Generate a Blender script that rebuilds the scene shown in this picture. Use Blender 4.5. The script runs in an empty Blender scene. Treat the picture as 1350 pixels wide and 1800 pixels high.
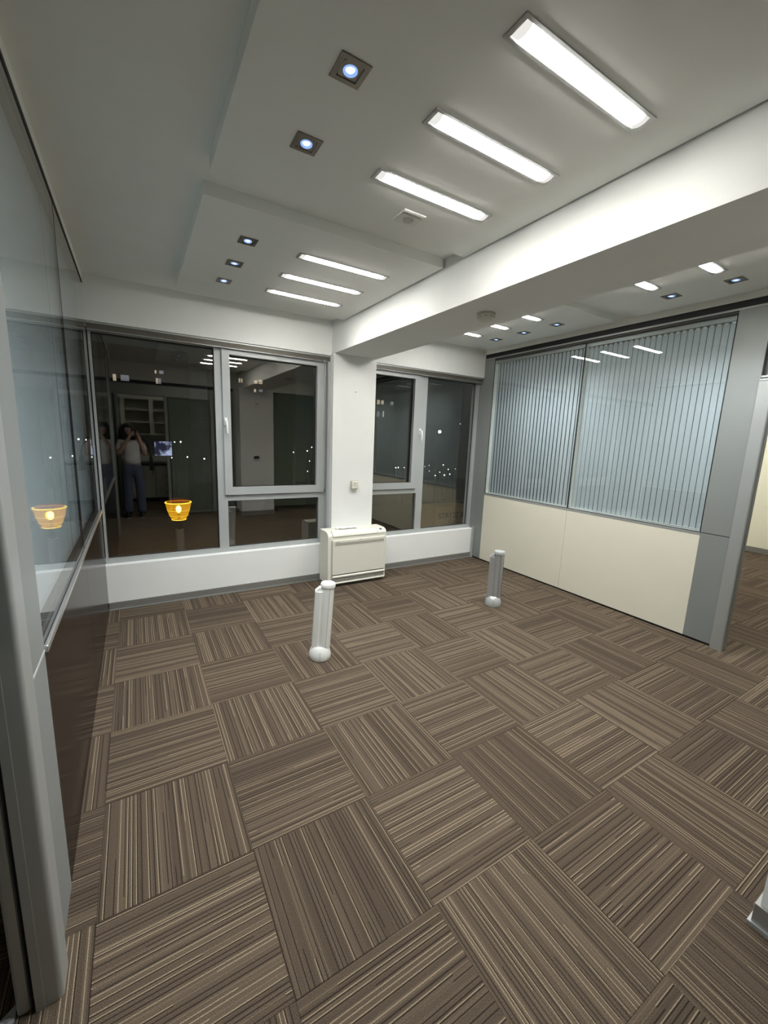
import bpy, bmesh, math, random
from mathutils import Vector, Matrix

random.seed(7)
scene = bpy.context.scene
col = scene.collection

# ------------------------------------------------------------------ camera
CAM = Vector((0.19984, -3.88149, 1.58594))
RGT = Vector((0.85849983, -0.51145585, 0.03729544))
UPV = Vector((0.05793529, 0.16899386, 0.98391289))
BCK = Vector((-0.50953071, -0.84252833, 0.17471254))
cd = bpy.data.cameras.new('camera')
cd.sensor_fit = 'VERTICAL'
cd.sensor_height = 36.0
cd.lens = 723.06 / 1800 * 36.0
cd.clip_start = 0.005
cd.clip_end = 400
cam = bpy.data.objects.new('camera', cd)
col.objects.link(cam)
cam.matrix_world = Matrix(((RGT.x, UPV.x, BCK.x, CAM.x), (RGT.y, UPV.y, BCK.y, CAM.y),
                           (RGT.z, UPV.z, BCK.z, CAM.z), (0, 0, 0, 1)))
scene.camera = cam

# ------------------------------------------------------------------ world, exposure
w = bpy.data.worlds.new('night_sky')
scene.world = w
w.use_nodes = True
w.node_tree.nodes['Background'].inputs[0].default_value = (0.35, 0.5, 0.62, 1)
w.node_tree.nodes['Background'].inputs[1].default_value = 0.006
scene.view_settings.view_transform = 'Standard'
scene.view_settings.look = 'None'
scene.view_settings.exposure = 0.15
scene.view_settings.gamma = 1.0
scene.view_settings.use_curve_mapping = False
TUBE = 62.0          # emission of the fluorescent tubes
SPOT_W = 28.0       # watts of each LED spot
SPOT = 2.2          # emission of the small LED spots
scene.cycles.transparent_max_bounces = 24
scene.cycles.sample_clamp_indirect = 6.0
scene.cycles.max_bounces = 8
scene.cycles.diffuse_bounces = 5
scene.cycles.glossy_bounces = 4
scene.cycles.caustics_reflective = False
scene.cycles.caustics_refractive = False

# ------------------------------------------------------------------ materials
def newmat(name):
    m = bpy.data.materials.new(name)
    m.use_nodes = True
    nt = m.node_tree
    for n in list(nt.nodes):
        nt.nodes.remove(n)
    out = nt.nodes.new('ShaderNodeOutputMaterial')
    return m, nt, out

def N(nt, kind, **kw):
    n = nt.nodes.new('ShaderNode' + kind)
    for k, v in kw.items():
        setattr(n, k, v)
    return n

def pbr(name, color, rough=0.5, metal=0.0, var=0.03, vscale=6.0, bump=0.0, bscale=200.0, spec=0.5, coat=0.0, stretch=None):
    m, nt, out = newmat(name)
    p = N(nt, 'BsdfPrincipled')
    p.inputs['Roughness'].default_value = rough
    p.inputs['Metallic'].default_value = metal
    p.inputs['Specular IOR Level'].default_value = spec
    p.inputs['Coat Weight'].default_value = coat
    tc = N(nt, 'TexCoord')
    vec = tc.outputs['Object']
    if stretch:
        mp = N(nt, 'Mapping')
        mp.inputs['Scale'].default_value = stretch
        nt.links.new(vec, mp.inputs['Vector'])
        vec = mp.outputs['Vector']
    no = N(nt, 'TexNoise')
    no.inputs['Scale'].default_value = vscale
    no.inputs['Detail'].default_value = 4
    nt.links.new(vec, no.inputs['Vector'])
    mx = N(nt, 'Mix', data_type='RGBA')
    nt.links.new(no.outputs['Fac'], mx.inputs['Factor'])
    c = Vector(color)
    mx.inputs['A'].default_value = (*(c * (1 - var * 2)), 1)
    mx.inputs['B'].default_value = (*[min(1, q) for q in c * (1 + var * 2)], 1)
    nt.links.new(mx.outputs['Result'], p.inputs['Base Color'])
    if bump > 0:
        nb = N(nt, 'TexNoise')
        nb.inputs['Scale'].default_value = bscale
        nb.inputs['Detail'].default_value = 3
        nt.links.new(vec, nb.inputs['Vector'])
        b = N(nt, 'Bump')
        b.inputs['Strength'].default_value = bump
        b.inputs['Distance'].default_value = 0.002
        nt.links.new(nb.outputs['Fac'], b.inputs['Height'])
        nt.links.new(b.outputs['Normal'], p.inputs['Normal'])
    nt.links.new(p.outputs['BSDF'], out.inputs['Surface'])
    return m

def emit(name, color, strength):
    m, nt, out = newmat(name)
    e = N(nt, 'Emission')
    e.inputs['Color'].default_value = (*color, 1)
    e.inputs['Strength'].default_value = strength
    nt.links.new(e.outputs[0], out.inputs['Surface'])
    return m

def pane_mat(name, f0=0.045, tint=(1, 1, 1), refl=(1, 1, 1), rough=0.0, haze=0.0, hazecol=(0.5, 0.5, 0.5)):
    """thin architectural glass: Schlick reflection over straight transmission"""
    m, nt, out = newmat(name)
    geo = N(nt, 'NewGeometry')
    dot = N(nt, 'VectorMath', operation='DOT_PRODUCT')
    nt.links.new(geo.outputs['Incoming'], dot.inputs[0])
    nt.links.new(geo.outputs['Normal'], dot.inputs[1])
    ab = N(nt, 'Math', operation='ABSOLUTE')
    nt.links.new(dot.outputs['Value'], ab.inputs[0])
    om = N(nt, 'Math', operation='SUBTRACT')
    om.inputs[0].default_value = 1
    nt.links.new(ab.outputs[0], om.inputs[1])
    pw = N(nt, 'Math', operation='POWER')
    pw.inputs[1].default_value = 5
    nt.links.new(om.outputs[0], pw.inputs[0])
    ma = N(nt, 'Math', operation='MULTIPLY_ADD')
    ma.inputs[1].default_value = 1 - f0
    ma.inputs[2].default_value = f0
    nt.links.new(pw.outputs[0], ma.inputs[0])
    tr = N(nt, 'BsdfTransparent')
    tr.inputs['Color'].default_value = (*tint, 1)
    gl = N(nt, 'BsdfGlossy')
    gl.inputs['Color'].default_value = (*refl, 1)
    gl.inputs['Roughness'].default_value = rough
    base = tr
    if haze > 0:
        df = N(nt, 'BsdfDiffuse')
        df.inputs['Color'].default_value = (*hazecol, 1)
        tl = N(nt, 'BsdfTranslucent')
        tl.inputs['Color'].default_value = (*hazecol, 1)
        mm = N(nt, 'MixShader')
        mm.inputs[0].default_value = 0.3
        nt.links.new(df.outputs[0], mm.inputs[1])
        nt.links.new(tl.outputs[0], mm.inputs[2])
        base = N(nt, 'MixShader')
        base.inputs[0].default_value = haze
        nt.links.new(tr.outputs[0], base.inputs[1])
        nt.links.new(mm.outputs[0], base.inputs[2])
    mix = N(nt, 'MixShader')
    nt.links.new(ma.outputs[0], mix.inputs[0])
    nt.links.new(base.outputs[0], mix.inputs[1])
    nt.links.new(gl.outputs[0], mix.inputs[2])
    nt.links.new(mix.outputs[0], out.inputs['Surface'])
    return m

def carpet_mat():
    m, nt, out = newmat('striped_carpet')
    tc = N(nt, 'TexCoord')
    oi = N(nt, 'ObjectInfo')
    rr = N(nt, 'Math', operation='MULTIPLY')
    rr.inputs[1].default_value = 173.0
    nt.links.new(oi.outputs['Random'], rr.inputs[0])
    sep = N(nt, 'SeparateXYZ')
    nt.links.new(tc.outputs['Object'], sep.inputs[0])
    def mth(op, x, y=None, z=None, clamp=False):
        n = N(nt, 'Math', operation=op)
        n.use_clamp = clamp
        for i, q in enumerate((x, y, z)):
            if q is None:
                continue
            if isinstance(q, (int, float)):
                n.inputs[i].default_value = q
            else:
                nt.links.new(q, n.inputs[i])
        return n.outputs[0]
    X, Y = sep.outputs[0], sep.outputs[1]
    v = mth('MULTIPLY_ADD', Y, 74.0, rr.outputs[0])
    cell = mth('FLOOR', v)
    fr = mth('SUBTRACT', v, cell)
    wn = N(nt, 'TexWhiteNoise', noise_dimensions='1D')
    nt.links.new(cell, wn.inputs['W'])
    sc = N(nt, 'SeparateColor')
    nt.links.new(wn.outputs['Color'], sc.inputs[0])
    r1, r2, r3 = sc.outputs[0], sc.outputs[1], sc.outputs[2]
    seg = mth('FLOOR', mth('ADD', mth('MULTIPLY_ADD', X, 3.1, mth('MULTIPLY', r2, 7.0)), rr.outputs[0]))
    cb = N(nt, 'CombineXYZ')
    nt.links.new(cell, cb.inputs[0]); nt.links.new(seg, cb.inputs[1])
    w2 = N(nt, 'TexWhiteNoise', noise_dimensions='2D')
    nt.links.new(cb.outputs[0], w2.inputs['Vector'])
    inten = mth('MULTIPLY_ADD', mth('GREATER_THAN', w2.outputs['Value'], 0.2), 0.75, 0.2)
    off = mth('MULTIPLY_ADD', r2, 0.30, 0.22)
    def line(centre, half):
        d = mth('ABSOLUTE', mth('SUBTRACT', fr, centre))
        return mth('DIVIDE', mth('SUBTRACT', half, d), 0.07, clamp=True)
    dk = mth('MULTIPLY', mth('MULTIPLY', line(off, 0.15), mth('LESS_THAN', r1, 0.72)), inten)
    lt = mth('MULTIPLY', mth('MULTIPLY', line(mth('ADD', off, 0.27), 0.14), mth('MULTIPLY', mth('GREATER_THAN', r1, 0.25), mth('GREATER_THAN', r3, 0.4))), inten)
    bs = N(nt, 'Mix', data_type='RGBA')
    bs.inputs['A'].default_value = (0.074, 0.055, 0.039, 1)
    bs.inputs['B'].default_value = (0.110, 0.084, 0.0595, 1)
    nt.links.new(r3, bs.inputs['Factor'])
    m1 = N(nt, 'Mix', data_type='RGBA')
    nt.links.new(mth('MULTIPLY', dk, 0.88), m1.inputs['Factor'])
    nt.links.new(bs.outputs['Result'], m1.inputs['A'])
    m1.inputs['B'].default_value = (0.020, 0.015, 0.012, 1)
    mxl = N(nt, 'Mix', data_type='RGBA')
    nt.links.new(mth('MULTIPLY', lt, 0.9), mxl.inputs['Factor'])
    nt.links.new(m1.outputs['Result'], mxl.inputs['A'])
    mxl.inputs['B'].default_value = (0.30, 0.24, 0.16, 1)
    hgt = mth('SUBTRACT', lt, dk)
    # fibre speckle
    sp = N(nt, 'TexNoise'); sp.inputs['Scale'].default_value = 420; sp.inputs['Detail'].default_value = 2
    nt.links.new(tc.outputs['Object'], sp.inputs['Vector'])
    mr = N(nt, 'MapRange')
    mr.inputs['From Min'].default_value = 0.3; mr.inputs['From Max'].default_value = 0.7
    mr.inputs['To Min'].default_value = 0.52; mr.inputs['To Max'].default_value = 1.5
    nt.links.new(sp.outputs['Fac'], mr.inputs['Value'])
    tv = N(nt, 'MapRange')
    tv.inputs['To Min'].default_value = 0.92; tv.inputs['To Max'].default_value = 1.08
    nt.links.new(oi.outputs['Random'], tv.inputs['Value'])
    mu = N(nt, 'Math', operation='MULTIPLY')
    nt.links.new(mr.outputs[0], mu.inputs[0]); nt.links.new(tv.outputs[0], mu.inputs[1])
    vm = N(nt, 'VectorMath', operation='SCALE')
    nt.links.new(mxl.outputs['Result'], vm.inputs[0]); nt.links.new(mu.outputs[0], vm.inputs['Scale'])
    p = N(nt, 'BsdfPrincipled')
    p.inputs['Roughness'].default_value = 0.95
    p.inputs['Specular IOR Level'].default_value = 0.1
    nt.links.new(vm.outputs[0], p.inputs['Base Color'])
    hs = N(nt, 'Math', operation='MULTIPLY_ADD'); hs.inputs[1].default_value = 0.35
    nt.links.new(hgt, hs.inputs[0])
    h2 = N(nt, 'Math', operation='MULTIPLY'); h2.inputs[1].default_value = 0.5
    nt.links.new(sp.outputs['Fac'], h2.inputs[0]); nt.links.new(h2.outputs[0], hs.inputs[2])
    b = N(nt, 'Bump'); b.inputs['Strength'].default_value = 0.7; b.inputs['Distance'].default_value = 0.004
    nt.links.new(hs.outputs[0], b.inputs['Height'])
    nt.links.new(b.outputs['Normal'], p.inputs['Normal'])
    nt.links.new(p.outputs[0], out.inputs['Surface'])
    return m

M = dict(
    wall=pbr('white_paint', (0.84, 0.85, 0.825), 0.75, var=0.012, bump=0.05, bscale=120),
    ceil=pbr('ceiling_paint', (0.90, 0.91, 0.875), 0.85, var=0.012, bump=0.04, bscale=150),
    yellow=pbr('cream_yellow_paint', (0.88, 0.865, 0.68), 0.75, var=0.012),
    carpet=carpet_mat(),
    sub=pbr('screed', (0.05, 0.045, 0.04), 0.9),
    alu=pbr('grey_aluminium', (0.42, 0.435, 0.425), 0.42, 0.5, var=0.02),
    alud=pbr('dark_aluminium', (0.10, 0.092, 0.075), 0.5, 0.3, var=0.03),
    frame=pbr('window_frame_paint', (0.43, 0.45, 0.445), 0.45, 0.2, var=0.015),
    greypan=pbr('grey_metallic_laminate', (0.24, 0.255, 0.247), 0.45, 0.15, var=0.02, bump=0.03, bscale=500),
    cream=pbr('cream_laminate', (0.74, 0.71, 0.59), 0.4, var=0.01),
    brown=pbr('dark_brown_laminate', (0.020, 0.014, 0.011), 0.16, var=0.1, vscale=3, stretch=(1, 8, 1), spec=0.03),
    chrome=pbr('polished_rail', (0.78, 0.77, 0.74), 0.28, 0.9, var=0.01),
    black=pbr('black_gasket', (0.008, 0.008, 0.009), 0.6, var=0.02),
    base=pbr('baseboard_metal', (0.33, 0.33, 0.31), 0.4, 0.55, var=0.03, stretch=(1, 20, 20)),
    white=pbr('white_plastic', (0.84, 0.845, 0.80), 0.4, var=0.01),
    ivory=pbr('ivory_plastic', (0.76, 0.74, 0.65), 0.42, var=0.015),
    ivoryd=pbr('ivory_plastic_grey', (0.50, 0.49, 0.43), 0.5, var=0.02),
    bandgrey=pbr('band_grey_beige', (0.40, 0.385, 0.33), 0.5),
    grille=pbr('grille_dark', (0.12, 0.12, 0.10), 0.6),
    silver=pbr('brushed_silver', (0.44, 0.45, 0.445), 0.34, 0.45, var=0.03, stretch=(30, 30, 1)),
    silverp=pbr('silver_plastic', (0.56, 0.58, 0.58), 0.3, 0.3, var=0.02),
    nickel=pbr('aged_nickel', (0.20, 0.175, 0.14), 0.35, 0.7, var=0.12, vscale=40, stretch=(1, 6, 1)),
    slat=pbr('blind_fabric', (0.56, 0.605, 0.63), 0.8, var=0.02, bump=0.15, bscale=900),
    blindback=pbr('pale_blue_blind', (0.56, 0.63, 0.68), 0.8, var=0.02),
    trough=pbr('white_reflector', (0.9, 0.88, 0.80), 0.35, var=0.005),
    
    bulb=emit('led_spot', (0.62, 0.78, 1.0), SPOT),
    bulbrim=emit('spot_lens_ring', (0.32, 0.52, 1.0), 0.85),
    pane=pane_mat('window_glass', 0.10, (0.93, 0.95, 0.94), (1.0, 0.96, 0.89)),
    ppane=pane_mat('partition_glass', 0.045, (0.95, 0.97, 0.97), (1, 1, 1)),
    tinted=pbr('dark_backing_film', (0.07, 0.085, 0.092), 0.35, var=0.02),  # added opaque sheet; the shade between slats is put into its colour
    frost=pane_mat('green_frosted_glass', 0.05, (0.8, 0.9, 0.85), (1, 1, 1), 0.0, 0.75, (0.29, 0.335, 0.27)),
    screed=pbr('terrace_tile', (0.26, 0.22, 0.18), 0.85, var=0.1),
    dark=pbr('dark_facade', (0.03, 0.034, 0.036), 0.9, var=0.05),
    asphalt=pbr('asphalt', (0.02, 0.022, 0.024), 0.9),
    lampost=pbr('lamp_post_paint', (0.50, 0.45, 0.40), 0.6),
    skin=pbr('skin', (0.55, 0.36, 0.27), 0.5),
    shirt=pbr('white_cotton', (0.72, 0.71, 0.70), 0.85, bump=0.1, bscale=60),
    jeans=pbr('blue_denim', (0.075, 0.095, 0.15), 0.85, var=0.12, vscale=12, bump=0.1, bscale=300),
    hair=pbr('dark_hair', (0.012, 0.008, 0.007), 0.45, stretch=(40, 40, 2), var=0.2),
    leather=pbr('black_leather', (0.010, 0.010, 0.012), 0.4, bump=0.1),
    shoe=pbr('black_shoe', (0.012, 0.012, 0.013), 0.5),
    sole=pbr('white_sole', (0.65, 0.65, 0.63), 0.6),
    eyew=pbr('eye_white', (0.8, 0.8, 0.8), 0.2),
    lips=pbr('lips', (0.42, 0.17, 0.15), 0.5),
    phone=pbr('phone_black', (0.015, 0.015, 0.017), 0.25),
    kitchen=pbr('cream_cabinet', (0.62, 0.62, 0.55), 0.45),
    counter=pbr('black_worktop', (0.02, 0.02, 0.02), 0.3),
    card=pbr('cardboard', (0.78, 0.52, 0.22), 0.85, var=0.06, vscale=8),
    ink=pbr('black_ink', (0.02, 0.015, 0.01), 0.8),
    paper=pbr('white_paper', (0.82, 0.83, 0.82), 0.7),
    cord=pbr('cord_plastic', (0.55, 0.56, 0.55), 0.5),
    amberbulb=emit('amber_bulb', (1.0, 0.62, 0.16), 60.0),
    amberrim=emit('amber_rim', (1.0, 0.66, 0.06), 1.8),  # glow painted on rims and ribs for the bright edge of lit glass
    winwarm=emit('lit_window_warm', (1.0, 0.80, 0.58), 0.4),
    wincool=emit('lit_window_cool', (0.85, 0.88, 1.0), 0.16),
    street=emit('street_lamp_white', (0.95, 1.0, 0.95), 4.0),
    streetbig=emit('street_lamp_bright', (1.0, 1.0, 0.80), 18.0),
)

def diffuser_mat():
    # the tube ends short of the diffuser: its ends glow weaker
    m, nt, out = newmat('strip_diffuser')
    tc = N(nt, 'TexCoord')
    sp = N(nt, 'SeparateXYZ')
    nt.links.new(tc.outputs['Object'], sp.inputs[0])
    ab = N(nt, 'Math', operation='ABSOLUTE')
    nt.links.new(sp.outputs[0], ab.inputs[0])
    mr = N(nt, 'MapRange')
    mr.inputs['From Min'].default_value = 0.255; mr.inputs['From Max'].default_value = 0.285
    mr.inputs['To Min'].default_value = TUBE; mr.inputs['To Max'].default_value = 0.75
    nt.links.new(ab.outputs[0], mr.inputs['Value'])
    e = N(nt, 'Emission')
    e.inputs['Color'].default_value = (1.0, 0.975, 0.92, 1)
    nt.links.new(mr.outputs[0], e.inputs['Strength'])
    nt.links.new(e.outputs[0], out.inputs['Surface'])
    return m
M['diffuser'] = diffuser_mat()

def amber_mat():
    m, nt, out = newmat('amber_glass')
    e = N(nt, 'Emission')
    e.inputs['Color'].default_value = (1.0, 0.50, 0.01, 1)
    e.inputs['Strength'].default_value = 1.0
    t = N(nt, 'BsdfTransparent')
    t.inputs['Color'].default_value = (1.0, 0.72, 0.2, 1)
    mx = N(nt, 'MixShader')
    mx.inputs[0].default_value = 0.45
    nt.links.new(t.outputs[0], mx.inputs[1])
    nt.links.new(e.outputs[0], mx.inputs[2])
    nt.links.new(mx.outputs[0], out.inputs['Surface'])
    return m
M['amber'] = amber_mat()

def slat_mat():
    m, nt, out = newmat('translucent_blind_fabric')
    tc = N(nt, 'TexCoord')
    mp = N(nt, 'Mapping'); mp.inputs['Scale'].default_value = (400, 400, 40)
    nt.links.new(tc.outputs['Object'], mp.inputs['Vector'])
    n = N(nt, 'TexNoise'); n.inputs['Scale'].default_value = 1.0
    nt.links.new(mp.outputs[0], n.inputs['Vector'])
    r = N(nt, 'ValToRGB')
    r.color_ramp.elements[0].color = (0.50, 0.555, 0.585, 1)
    r.color_ramp.elements[1].color = (0.60, 0.655, 0.685, 1)
    nt.links.new(n.outputs['Fac'], r.inputs['Fac'])
    d = N(nt, 'BsdfDiffuse'); t = N(nt, 'BsdfTranslucent')
    nt.links.new(r.outputs['Color'], d.inputs['Color']); nt.links.new(r.outputs['Color'], t.inputs['Color'])
    mx = N(nt, 'MixShader'); mx.inputs[0].default_value = 0.12
    nt.links.new(d.outputs[0], mx.inputs[1]); nt.links.new(t.outputs[0], mx.inputs[2])
    nt.links.new(mx.outputs[0], out.inputs['Surface'])
    return m
M['slat'] = slat_mat()
M['amberlid'] = pane_mat('amber_lid_glass', 0.05, (0.9, 0.6, 0.2), (1, 0.8, 0.5))  # made-up dome that stands for the faint amber glow

def billboard_mat():
    m, nt, out = newmat('lit_billboard')
    tc = N(nt, 'TexCoord')
    n = N(nt, 'TexNoise'); n.inputs['Scale'].default_value = 0.9; n.inputs['Detail'].default_value = 3
    nt.links.new(tc.outputs['Object'], n.inputs['Vector'])
    r = N(nt, 'ValToRGB')
    r.color_ramp.elements[0].position = 0.42; r.color_ramp.elements[0].color = (0.02, 0.02, 0.05, 1)
    r.color_ramp.elements[1].position = 0.55; r.color_ramp.elements[1].color = (0.55, 0.62, 0.95, 1)
    nt.links.new(n.outputs['Fac'], r.inputs['Fac'])
    e = N(nt, 'Emission'); e.inputs['Strength'].default_value = 0.75
    nt.links.new(r.outputs['Color'], e.inputs['Color'])
    nt.links.new(e.outputs[0], out.inputs['Surface'])
    return m
M['billboard'] = billboard_mat()

# ------------------------------------------------------------------ mesh helpers
def NB():
    return bmesh.new()

def box(bm, x0, x1, y0, y1, z0, z1, bev=0.0, seg=2):
    vs = [bm.verts.new(p) for p in ((x0, y0, z0), (x1, y0, z0), (x1, y1, z0), (x0, y1, z0),
                                    (x0, y0, z1), (x1, y0, z1), (x1, y1, z1), (x0, y1, z1))]
    fs = [bm.faces.new([vs[i] for i in f]) for f in ((3, 2, 1, 0), (4, 5, 6, 7), (0, 1, 5, 4), (1, 2, 6, 5), (2, 3, 7, 6), (3, 0, 4, 7))]
    if bev > 0:
        es = list({e for f in fs for e in f.edges})
        bmesh.ops.bevel(bm, geom=es, offset=bev, segments=seg, profile=0.5, affect='EDGES')
    return bm

def frame_axes(d):
    d = d.normalized()
    a = Vector((0, 0, 1)) if abs(d.z) < 0.9 else Vector((1, 0, 0))
    u = d.cross(a).normalized()
    return u, d.cross(u).normalized()

def tube(bm, pts, r, n=12, caps=True):
    pts = [Vector(p) for p in pts]
    rs = r if isinstance(r, (list, tuple)) else [r] * len(pts)
    rings = []
    u = None
    for i, p in enumerate(pts):
        d = (pts[min(i + 1, len(pts) - 1)] - pts[max(i - 1, 0)])
        if u is None:
            u, v = frame_axes(d)
        else:
            dn = d.normalized()
            u = (u - dn * u.dot(dn)).normalized()
            v = dn.cross(u)
        rings.append([bm.verts.new(p + (u * math.cos(t) + v * math.sin(t)) * rs[i]) for t in [2 * math.pi * k / n for k in range(n)]])
    for a, b in zip(rings, rings[1:]):
        for k in range(n):
            bm.faces.new((a[k], a[(k + 1) % n], b[(k + 1) % n], b[k]))
    if caps:
        bm.faces.new(rings[0][::-1])
        bm.faces.new(rings[-1])
    return bm

def lathe(bm, prof, n=32, c=(0, 0, 0), caps=True, sx=1.0, sy=1.0):
    rings = []
    for r, z in prof:
        rings.append([bm.verts.new((c[0] + r * sx * math.cos(2 * math.pi * k / n), c[1] + r * sy * math.sin(2 * math.pi * k / n), c[2] + z)) for k in range(n)])
    for a, b in zip(rings, rings[1:]):
        for k in range(n):
            bm.faces.new((a[k], a[(k + 1) % n], b[(k + 1) % n], b[k]))
    if caps:
        bm.faces.new(rings[0][::-1])
        bm.faces.new(rings[-1])
    return bm

def prism(bm, poly, fn, a, b):
    """extrude a 2-D polygon from a to b; fn(u, v, t) -> xyz"""
    A = [bm.verts.new(fn(u, v, a)) for u, v in poly]
    Bv = [bm.verts.new(fn(u, v, b)) for u, v in poly]
    n = len(poly)
    for k in range(n):
        bm.faces.new((A[k], A[(k + 1) % n], Bv[(k + 1) % n], Bv[k]))
    bm.faces.new(A[::-1])
    bm.faces.new(Bv)
    return bm

def holed(bm, us, vs, holes, t0, t1, fn):
    """slab over the grid us x vs with rectangular holes (u0,u1,v0,v1); fn(u,v,t)->xyz"""
    us = sorted(set(us) | {h[i] for h in holes for i in (0, 1)})
    vs = sorted(set(vs) | {h[i] for h in holes for i in (2, 3)})
    def solid(i, j):
        if i < 0 or j < 0 or i >= len(us) - 1 or j >= len(vs) - 1:
            return False
        cu, cv = (us[i] + us[i + 1]) / 2, (vs[j] + vs[j + 1]) / 2
        return not any(h[0] < cu < h[1] and h[2] < cv < h[3] for h in holes)
    cache = {}
    def V(i, j, t):
        k = (i, j, t)
        if k not in cache:
            cache[k] = bm.verts.new(fn(us[i], vs[j], t))
        return cache[k]
    for i in range(len(us) - 1):
        for j in range(len(vs) - 1):
            if not solid(i, j):
                continue
            bm.faces.new((V(i, j, t0), V(i, j + 1, t0), V(i + 1, j + 1, t0), V(i + 1, j, t0)))
            bm.faces.new((V(i, j, t1), V(i + 1, j, t1), V(i + 1, j + 1, t1), V(i, j + 1, t1)))
            if not solid(i - 1, j):
                bm.faces.new((V(i, j, t0), V(i, j, t1), V(i, j + 1, t1), V(i, j + 1, t0)))
            if not solid(i + 1, j):
                bm.faces.new((V(i + 1, j, t0), V(i + 1, j + 1, t0), V(i + 1, j + 1, t1), V(i + 1, j, t1)))
            if not solid(i, j - 1):
                bm.faces.new((V(i, j, t0), V(i + 1, j, t0), V(i + 1, j, t1), V(i, j, t1)))
            if not solid(i, j + 1):
                bm.faces.new((V(i, j + 1, t0), V(i, j + 1, t1), V(i + 1, j + 1, t1), V(i + 1, j + 1, t0)))
    return bm

def tag(o, label=None, cat=None, group=None, kind=None):
    if label: o['label'] = label
    if cat: o['category'] = cat
    if group: o['group'] = group
    if kind: o['kind'] = kind
    return o

def world_loc(o):
    v = Vector(o.location)
    while o.parent:
        o = o.parent
        v += Vector(o.location)
    return v

def obj(name, bm, mat, parent=None, smooth=False, local=False, label=None):
    """one mesh object; world coordinates unless local"""
    bmesh.ops.recalc_face_normals(bm, faces=bm.faces[:])
    me = bpy.data.meshes.new(name)
    bm.to_mesh(me)
    bm.free()
    mats = mat if isinstance(mat, (list, tuple)) else [mat]
    for q in mats:
        me.materials.append(M[q])
    if smooth:
        me.polygons.foreach_set('use_smooth', [True] * len(me.polygons))
        try:
            me.set_sharp_from_angle(angle=math.radians(40))
        except Exception:
            pass
    o = bpy.data.objects.new(name, me)
    col.objects.link(o)
    if parent:
        o.parent = parent
        if not local:
            o.location = -world_loc(parent)
    if label:
        o['label'] = label
    return o

def bobj(name, mat, b, parent=None, bev=0.0, **kw):
    return obj(name, box(NB(), *b, bev=bev), mat, parent, **kw)

def empty(name, loc=(0, 0, 0), rz=0.0, **kw):
    o = bpy.data.objects.new(name, None)
    o.location = loc
    o.rotation_euler = (0, 0, rz)
    o.empty_display_size = 0.1
    col.objects.link(o)
    tag(o, **kw)
    return o

def copy_tree(o, parent=None):
    c = o.copy()
    col.objects.link(c)
    c.parent = parent
    for ch in list(o.children):
        copy_tree(ch, c)
    return c

def struct(o, label=None):
    return tag(o, label=label, kind='structure')

# ------------------------------------------------------------------ dimensions (metres)
XL, XR = -0.082, 4.173          # faces of the left and right glass partitions
YB = 0.281                      # room face of the window wall
ZC, ZP = 2.76, 2.70             # ceiling, dropped ceiling panels
ZS, ZT = 0.407, 2.418           # window sill and soffit
XB1, XB2, ZB, YP = 2.012, 2.510, 2.436, 0.213   # beam and pillar
RX0, RX1, RY0 = -1.7, 8.70, -6.6

# ------------------------------------------------------------------ floor with carpet tiles
fl = struct(bobj('floor', 'sub', (RX0 - 0.1, RX1 + 0.1, RY0 - 0.1, YB + 0.3, -0.15, -0.008)), 'brown carpet tiled office floor')
tile_mesh = {}
def tile(i, j):
    x0, x1 = max(i * 0.5, RX0), min(i * 0.5 + 0.5, RX1)
    y1, y0 = min(-j * 0.5, YB), max(-j * 0.5 - 0.5, RY0)
    if x1 - x0 < 0.02 or y1 - y0 < 0.02:
        return
    cx, cy = i * 0.5 + 0.25, -j * 0.5 - 0.25
    rot = (i + j) % 2 == 0                       # even tiles run towards the windows
    ext = (round(x0 - cx, 3), round(x1 - cx, 3), round(y0 - cy, 3), round(y1 - cy, 3))
    if rot:   # local frame turned by 90 degrees: world x = -local y, world y = local x
        lo = (ext[2], ext[3], -ext[1], -ext[0])
    else:
        lo = ext
    lo = tuple(round(q, 3) for q in lo)
    if lo not in tile_mesh:
        g = 0.0002
        bm = box(NB(), lo[0] + g, lo[1] - g, lo[2] + g, lo[3] - g, -0.008, 0.0, bev=0.0009, seg=1)
        o = obj('carpet_tile', bm, 'carpet', fl, local=True)
        tile_mesh[lo] = o.data
    else:
        o = bpy.data.objects.new('carpet_tile', tile_mesh[lo])
        col.objects.link(o)
        o.parent = fl
    o.location = (cx, cy, 0)
    o.rotation_euler = (0, 0, math.pi / 2 if rot else 0)
for i in range(-4, 18):
    for j in range(-1, 14):
        if i >= 9 and j > 8:
            continue
        tile(i, j)

# ------------------------------------------------------------------ ceiling, dropped panels, beam
STRIP_Y = (-0.405, -0.785, -1.165, -2.145, -2.525, -2.905)
SPOT_Y = (-0.405, -0.785, -1.170, -2.145, -2.530, -2.915)
STRIPS = [(1.467, y) for y in STRIP_Y] + [(3.105, y) for y in STRIP_Y]
SPOTS = [(0.836, y) for y in SPOT_Y] + [(3.650, y) for y in SPOT_Y]
EXTRA = [(5.6, -0.4), (5.6, -1.2), (5.6, -2.0), (5.6, -2.8), (7.8, -0.4), (7.8, -1.0), (7.8, -1.6), (7.8, -2.2), (7.8, -2.8), (6.7, -0.4), (6.7, -1.0), (6.7, -1.6), (6.7, -2.2), (6.7, -2.8), (0.2, -5.1), (1.2, -5.1)]     # unseen, added to brighten the neighbouring office and kitchenette
SW, SL = 0.0325, 0.31                                               # half width / length of a strip opening
UPHALF = (SL + 0.012, SW + 0.012)
chol = [(x - 0.33, x + 0.33, y - 0.05, y + 0.05) for x, y in STRIPS]
chol += [(x - 0.045, x + 0.045, y - 0.045, y + 0.045) for x, y in SPOTS]
ext_h = [(x - SL, x + SL, y - SW, y + SW) for x, y in EXTRA]
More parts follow.
